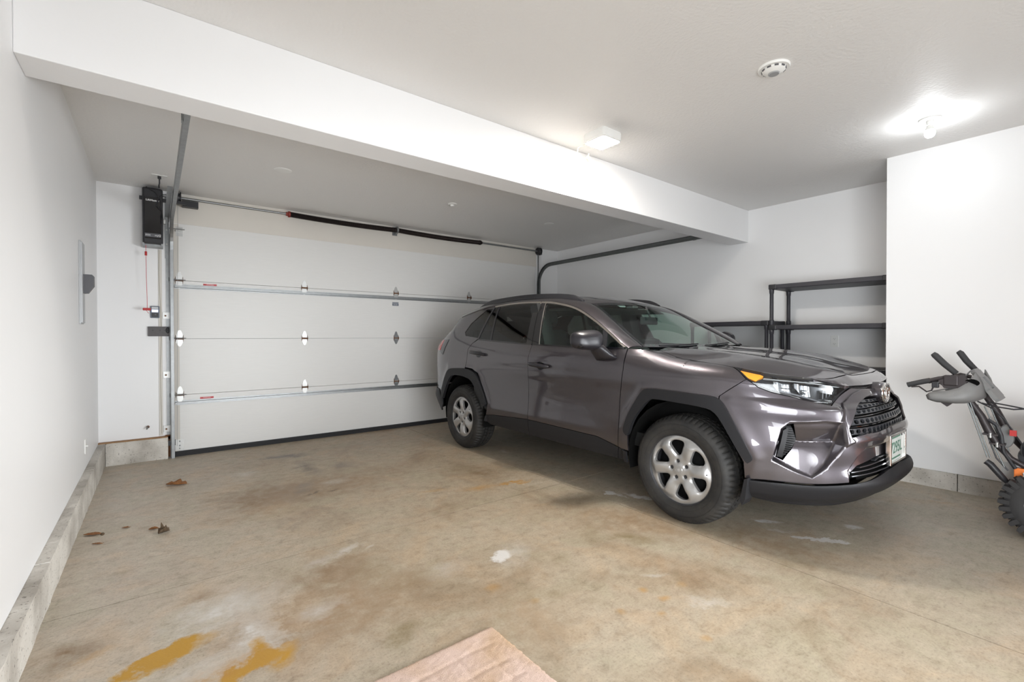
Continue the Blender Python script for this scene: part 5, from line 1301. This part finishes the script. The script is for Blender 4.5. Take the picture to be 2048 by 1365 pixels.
# interior
it=empty('cabin'); it.parent=car
MB().box((-.80,-3.1,.42),(.80,-.35,.52)).build('cabin_floor',M['trim_dark'],it)
da=MB().add([(x,y,z) for x in (-.76,.76) for y,z in ((-.50,1.095),(-.62,1.10),(-.90,1.085),(-.98,1.04),(-.98,.86),(-.80,.70),(-.45,.70))],
   [(0,1,8,7),(1,2,9,8),(2,3,10,9),(3,4,11,10),(4,5,12,11),(5,6,13,12),(6,0,7,13),(0,6,5,4,3,2,1),(7,8,9,10,11,12,13)]).build('dashboard',M['trim_dark'],it)
MB().box((-.13,-.90,1.08),(.13,-.865,1.20),bev=.01).build('touch_screen',M['black_gloss'],it)
MB().box((.24,-.90,1.08),(.56,-.70,1.135),bev=.03).build('instrument_hood',M['trim_dark'],it)
# steering wheel on the car's own left, w = -.38 is the far side: driver sits left of the car
DRV=-.38
def ringp(cx,cy,cz,r,tilt,n=32): return [(cx+r*math.cos(2*PI*k/n),cy+r*math.sin(2*PI*k/n)*math.sin(tilt),cz+r*math.sin(2*PI*k/n)*math.cos(tilt)) for k in range(n)]
sw=MB().tube(ringp(DRV,-1.06,1.03,.185,-.42),.017,10,closed=True).build('steering_wheel',M['trim_dark'],it)
MB().box((DRV-.07,-1.07,.97),(DRV+.07,-1.03,1.07),bev=.02).box((DRV-.17,-1.06,1.015),(DRV+.17,-1.045,1.045)).build('wheel_hub',M['trim_dark'],sw)
def seat(x,y,wd=.26,bench=False,zb=0):
    nm='rear_seat' if bench else 'front_seat'
    e=empty(nm)
    s=empty('tmp'); bpy.data.objects.remove(s)
    e.parent=car
    MB().box((x-wd,y-.25,.58),(x+wd,y+.28,.74),bev=.05).build('seat_cushion',M['cloth'],e)
    MB().box((-wd,-.07,0),(wd,.07,.62),bev=.06,mat=T4((x,y-.27,.70),math.radians(16))).box((-wd-.01,-.05,.05),(-wd+.07,.11,.50),bev=.035,mat=T4((x,y-.27,.70),math.radians(16))).box((wd-.07,-.05,.05),(wd+.01,.11,.50),bev=.035,mat=T4((x,y-.27,.70),math.radians(16))).build('seat_backrest',M['cloth'],e)
    MB().box((-.13,-.05,.66),(.13,.05,.86),bev=.045,mat=T4((x,y-.27,.70),math.radians(12))).tube([(x-.06,y-.42,1.25),(x-.06,y-.44,1.40)],.006,6).tube([(x+.06,y-.42,1.25),(x+.06,y-.44,1.40)],.006,6).build('headrest',M['cloth'],e)
    return e
seat(.38,-1.45); seat(-.38,-1.45); seat(.40,-2.30,.34,True); seat(-.40,-2.30,.34,True)
MB().box((-.10,-1.75,.52),(.10,-.95,.86),bev=.03).build('centre_console',M['trim_dark'],it)
MB().add([(-.50,-1.15,1.495),(.50,-1.15,1.495),(.50,-2.9,1.53),(-.50,-2.9,1.53),(-.62,-1.15,1.46),(.62,-1.15,1.46),(.62,-2.9,1.50),(-.62,-2.9,1.50)],[(0,1,2,3),(0,3,7,4),(1,5,6,2)]).build('headliner',M['headliner'],it,recalc=False)
for sd in (1,-1):
    MB().box((.80*sd,-1.55,.45),(.855*sd,-.50,1.125),bev=.02).box((.80*sd,-2.55,.45),(.855*sd,-1.58,1.13),bev=.02).build('door_trim',M['trim_dark'],it)
    MB().prism([(-1.50,1.12),(-1.62,1.12),(-1.72,1.52),(-1.62,1.54)],0,.60*sd,.74*sd).build('pillar_trim',M['trim_dark'],it)
    MB().prism([(-2.55,1.15),(-3.0,1.15),(-2.95,1.40),(-2.62,1.54),(-2.50,1.54)],0,.60*sd,.70*sd).build('pillar_trim',M['trim_dark'],it) if False else None
MB().box((-.125,-.905,1.335),(.125,-.885,1.405),bev=.012,mat=None).tube([(0,-.88,1.40),(0,-.93,1.50)],.009,8).build('rear_view_mirror',M['black_plastic'],it)
MB().box((-.035,-1.12,1.495),(.045,-1.04,1.515),bev=.006).build('overhead_console',M['headliner'],it)
MB().box((-.105,-1.0,1.513),(-.03,-.955,1.527),bev=.005).build('toll_tag',M['white_plastic'],it) if False else None
MB().box((-.04,-.03,-.006),(.04,.03,.006),bev=.005,mat=T4((.22,-1.045,1.512),math.radians(-28))).build('toll_tag',M['white_plastic'],it)
# ------------------------------------------------------------------ snow blower at the right edge
M['sb_grey']=simple('grey_moulded_plastic',(.20,.20,.20),.5,var=.06,vscale=20)
M['sb_dark']=simple('dark_tube_paint',(.045,.038,.040),.45,metal=.4)
M['foam']=simple('charcoal_grip_foam',(.035,.035,.037),.7,bump=.2,bscale=200)
M['sb_orange']=simple('orange_enamel',(.80,.20,.03),.35,coat=.5)
M['sb_tyre']=simple('snow_tyre_rubber',(.025,.024,.025),.65,bump=.15)
sb=empty('snow_blower',(4.42,.20,0),label='snow blower with grey control panel and chunky tyres at the right edge',cat='snow blower')
def SP(x,y,z): return (x-4.42,y-.20,z)
for x,nm in ((4.22,'handle_tube'),(4.60,'handle_tube')):
    d=0 if x<4.4 else .03
    MB().tube([SP(x,.58-d,.85),SP(x,.545-d,.79),SP(x,.50-d,.71),SP(x,.465-d,.62),SP(x,.42-d,.53),SP(x+.01,.37-d,.46),SP(x+.02,.28,.40),SP(x+.03,.15,.36)],[.018,.018,.021,.024,.020,.016,.016,.016],12).build('handle_tube',M['sb_dark'],sb)
for z,y in ((.60,.455),(.545,.425)):
    c=MB().box(SP(4.185,y-.035,z-.006),SP(4.25,y+.035,z+.004)).build('tube_clamp',M['sb_dark'],sb)
    MB().tube([SP(4.19,y,z-.02),SP(4.19,y,z+.01)],.007,8).build('bolt',M['bright'],c)
for a,b in (((4.20,.56,.79),(4.20,.468,.45)),((4.20,.548,.79),(4.20,.455,.45)),((4.35,.50,.76),(4.35,.40,.47)),((4.22,.53,.78),(4.22,.395,.40)),((4.40,.48,.76),(4.40,.39,.47))):
    MB().tube([SP(*a),SP(*b)],.004,6).build('control_rod',M['galv_dark'],sb)
MB().tube([SP(4.2,.56,.79),SP(4.2,.555,.80),SP(4.2,.548,.79)],.004,6).build('rod_hook',M['galv'],sb)
MB().tube([SP(4.2,.475,.425),SP(4.2,.455,.41),SP(4.2,.40,.335),SP(4.22,.375,.30)],[.018,.019,.018,.012],12).build('chute_lever_grip',M['black_plastic'],sb)
MB().lathe([(0,-.02),(.022,-.02),(.022,.02),(0,.02)],10,T4(SP(4.22,.365,.30),0,PI/2,0)).build('lever_pivot',M['dark_box'],sb)
# control panel: near wing, centre plate with window, far wing
def sheet(rows,th,mat,name,par=sb,smooth=True):
    m=MB();k=len(rows[0]);vs=[p for r in rows for p in r];fs=[]
    for i in range(len(rows)-1):
        for j in range(k-1): a=i*k+j; fs.append((a,a+1,a+k+1,a+k))
    o=m.add(vs,fs,smooth).build(name,mat,par,recalc=True,nosharp=True)
    md=o.modifiers.new('t','SOLIDIFY'); md.thickness=th; md.offset=0
    return o
near=[[SP(4.14,.755,.825),SP(4.13,.735,.845),SP(4.14,.70,.855),SP(4.14,.645,.865),SP(4.15,.60,.885),SP(4.17,.555,.925),SP(4.20,.535,.965),SP(4.24,.53,.99)],
      [SP(4.13,.745,.80),SP(4.115,.72,.81),SP(4.115,.68,.815),SP(4.12,.63,.815),SP(4.13,.58,.825),SP(4.15,.53,.855),SP(4.20,.505,.895),SP(4.26,.50,.93)],
      [SP(4.16,.725,.788),SP(4.14,.70,.785),SP(4.14,.66,.785),SP(4.145,.61,.785),SP(4.15,.565,.790),SP(4.17,.52,.805),SP(4.22,.485,.825),SP(4.28,.475,.85)]]
sheet(near,.006,M['sb_grey'],'panel_side')
far=[[(-p[0]+.02,p[1],p[2]) for p in r] for r in near]
sheet(far,.006,M['sb_grey'],'panel_side')
topp=[[SP(4.17,.73,.85),SP(4.20,.66,.87),SP(4.24,.60,.93),SP(4.30,.565,.99)],[SP(4.30,.72,.86),SP(4.34,.65,.88),SP(4.40,.59,.94),SP(4.45,.56,.995)],[SP(4.66,.70,.86),SP(4.64,.64,.88),SP(4.62,.58,.94),SP(4.60,.555,.99)]]
sheet([topp[0],[SP(4.24,.73,.85),SP(4.26,.66,.87),SP(4.30,.60,.93),SP(4.36,.565,.995)]],.006,M['sb_grey'],'panel_top')
# centre plate (four bars round a window)
U=Vector((0,-.55,-.84)).normalized()
pb_=MB()
def cp(x,u): 
    b=Vector(SP(x,.555,1.0)); return tuple(b+U*u)
def bar(x0,x1,u0,u1,th=.012):
    n=Vector((0,-.84,.55))*th
    a=[Vector(cp(x0,u0)),Vector(cp(x1,u0)),Vector(cp(x1,u1)),Vector(cp(x0,u1))]
    pb_.add([tuple(q+n) for q in a]+[tuple(q-n) for q in a],[(0,1,2,3),(7,6,5,4),(0,4,5,1),(1,5,6,2),(2,6,7,3),(3,7,4,0)])
bar(4.30,4.46,.0,.012); bar(4.27,4.49,.012,.065); bar(4.25,4.34,.065,.150); bar(4.43,4.51,.065,.150); bar(4.24,4.52,.150,.215); bar(4.26,4.50,.215,.232)
pb_.build('panel_front',M['sb_grey'],sb)
MB().box(SP(4.16,.60,.895),SP(4.21,.675,.965),bev=.008).prism([(SP(0,.70,0)[1],.93),(SP(0,.575,0)[1],.975),(SP(0,.555,0)[1],.93),(SP(0,.60,0)[1],.885),(SP(0,.67,0)[1],.878)],0,-.255,-.21).build('lever_bracket',M['sb_dark'],sb)
MB().lathe([(0,.002),(.03,.002),(.034,0)],20,T4(SP(4.17,.535,.925),PI*.25,0,PI/2)).build('panel_hole',M['void'],sb)
for x0,a,b,nm in ((4.27,(.745,1.105),(.625,.972),'clutch_lever'),(4.60,(.665,1.115),(.575,.985),'clutch_lever')):
    ya,za=a; yb,zb=b
    MB().tube([SP(x0,ya,za),SP(x0,ya-.012,za-.012),SP(x0,(ya+yb)/2,(za+zb)/2-.004),SP(x0,yb,zb)],[.015,.020,.020,.018],12).build('clutch_lever',M['foam'],sb)
for x0,dy in ((4.20,0),(4.64,-.03)):
    g_=MB().tube([SP(x0,.865+dy,.882),SP(x0,.78+dy,.912),SP(x0,.745+dy,.922)],.0175,14).build('hand_grip',M['foam'],sb)
    MB().tube([SP(x0,.745+dy,.922),SP(x0,.70+dy,.938),SP(x0,.66,.945),SP(x0,.60,.93)],.0145,12).build('handlebar',M['sb_dark'],sb)
    MB().tube([SP(x0-.02,.84+dy,.872),SP(x0-.02,.80+dy,.878),SP(x0-.02,.76+dy,.845),SP(x0-.02,.735+dy,.855),SP(x0-.01,.72+dy,.90)],.005,7).build('grip_trigger',M['sb_dark'],g_)
MB().box(SP(4.18,.70,.875),SP(4.21,.735,.915),bev=.004).build('switch_box',M['black_plastic'],sb)
MB().prism([(SP(0,.70,0)[1],.79),(SP(0,.62,0)[1],.79),(SP(0,.655,0)[1],.755)],0,-.25,-.20).build('latch_plate',M['sb_dark'],sb)
# cables
for i,(p) in enumerate(([(4.25,.50,.79),(4.24,.44,.775),(4.25,.36,.765),(4.26,.30,.775),(4.3,.15,.78)],[(4.24,.52,.80),(4.24,.45,.76),(4.24,.40,.70),(4.26,.35,.60),(4.28,.30,.50)],[(4.26,.48,.80),(4.25,.40,.79),(4.27,.30,.77),(4.3,.12,.77)],[(4.22,.47,.69),(4.215,.43,.66),(4.21,.41,.60),(4.21,.40,.50),(4.23,.35,.40)],[(4.23,.52,.78),(4.22,.49,.68),(4.22,.46,.55),(4.22,.43,.45),(4.23,.38,.38)])):
    MB().tube([SP(*q) for q in p],.0045 if i!=3 else .011,7).build('control_cable',M['black_plastic'],sb)
# oval grip drum
MB().lathe([(.0,-.02),(.045,-.02),(.05,-.014),(.05,.014),(.045,.02),(0,.02)],28,T4(SP(4.30,.395,.585),0,PI/2,0,)@Matrix.Diagonal((1.45,.75,1,1))).build('starter_handle',M['sb_grey'],sb)
m=MB()
for k in range(9): m.box(SP(4.272,.418,.545+k*.0095),SP(4.279,.43,.551+k*.0095))
m.build('starter_handle_ribs',M['black_plastic'],sb)
# engine and hood
eg=MB().box(SP(4.28,-.10,.46),SP(4.62,.335,.56),bev=.03).build('engine',M['black_plastic'],sb)
MB().lathe([(0,.0),(.075,.0),(.08,.01),(.08,.09),(.06,.10),(0,.10)],24,T4(SP(4.34,.27,.46),0,PI/2,0)).build('muffler',M['black_plastic'],eg)
MB().box(SP(4.26,.02,.55),SP(4.55,.315,.66),bev=.02).build('air_box',M['black_plastic'],eg)
MB().lathe([(.075,-.01),(.068,.0),(.062,.05),(.045,.085),(0,.09)],24,T4(SP(4.30,.24,.685))).build('fuel_cap_cover',M['black_plastic'],eg)
MB().lathe([(.05,-.03),(.05,.0)],20,T4(SP(4.30,.24,.685))).build('filler_neck',M['white_plastic'],eg)
MB().box(SP(4.23,.345,.60),SP(4.25,.375,.635)).build('primer_bulb',M['red_plastic'],eg)
# orange frame + plates
MB().box(SP(4.27,-.15,.22),SP(4.58,.32,.36),bev=.006).build('frame',M['sb_orange'],sb)
MB().box(SP(4.225,.20,.335),SP(4.30,.355,.405),bev=.004).build('frame_bracket',M['sb_orange'],sb)
MB().box(SP(4.40,.18,.24),SP(4.41,.425,.40)).box(SP(4.25,.20,.407),SP(4.50,.37,.415)).build('side_plate',M['panel_grey'],sb)
MB().box(SP(4.21,.24,.345),SP(4.225,.315,.385)).build('reflector_label',M['white_plastic'],sb)
# wheels with lugs
def sbwheel(x,s):
    w_=empty('snow_blower_wheel',SP(x,.215,.202)); w_.parent=sb; w_.name='wheel'
    MB().lathe([(.085,-.06),(.105,-.065),(.15,-.066),(.175,-.055),(.183,-.03),(.185,0),(.183,.03),(.175,.055),(.15,.066),(.105,.065),(.085,.06)],60,T4((0,0,0),0,PI/2,0)).build('tyre',M['sb_tyre'],w_)
    m=MB()
    for k in range(26):
        a=2*PI*k/26
        for q in (-1,1):
            aa=a+(.12 if q>0 else 0)
            m.prism([(.150,-.012),(.178,-.014),(.201,-.011),(.201,.008),(.178,.014),(.150,.012)],0,.010*q,.068*q,mat=Matrix.Rotation(aa,4,'X')@Matrix.Identity(4))
    m.build('tread_lugs',M['sb_tyre'],w_)
    MB().lathe([(0,.02*s),(.03,.02*s),(.035,.035*s),(.05,.03*s),(.08,.045*s),(.090,.062*s),(.094,.055*s)],36,T4((0,0,0),0,PI/2,0)).build('hub',M['white_plastic'],w_)
sbwheel(4.20,-1); sbwheel(4.66,1)
MB().tube([SP(4.2,.215,.202),SP(4.66,.215,.202)],.012,8).build('axle',M['galv'],sb)
# auger housing in front (outside the picture)
ah=MB().prism([(SP(0,-.72,0)[1],.03),(SP(0,-.35,0)[1],.02),(SP(0,-.25,0)[1],.12),(SP(0,-.27,0)[1],.36),(SP(0,-.42,0)[1],.50),(SP(0,-.70,0)[1],.50)],0,-.33,-.325).prism([(SP(0,-.72,0)[1],.03),(SP(0,-.35,0)[1],.02),(SP(0,-.25,0)[1],.12),(SP(0,-.27,0)[1],.36),(SP(0,-.42,0)[1],.50),(SP(0,-.70,0)[1],.50)],0,.325,.33)
ah.box((-.33,SP(0,-.27,0)[1],.10),(.33,SP(0,-.26,0)[1],.40)).box((-.33,SP(0,-.72,0)[1],.49),(.33,SP(0,-.42,0)[1],.50)).build('auger_housing',M['sb_orange'],sb)
MB().tube([(-.32,SP(0,-.5,0)[1],.25),(.32,SP(0,-.5,0)[1],.25)],.02,10).build('auger_shaft',M['sb_dark'],sb)
MB().tube([(0,SP(0,-.33,0)[1],.48),(0,SP(0,-.34,0)[1],.8),(0,SP(0,-.44,0)[1],1.0)],.075,16,caps=False).build('chute',M['sb_orange'],sb)
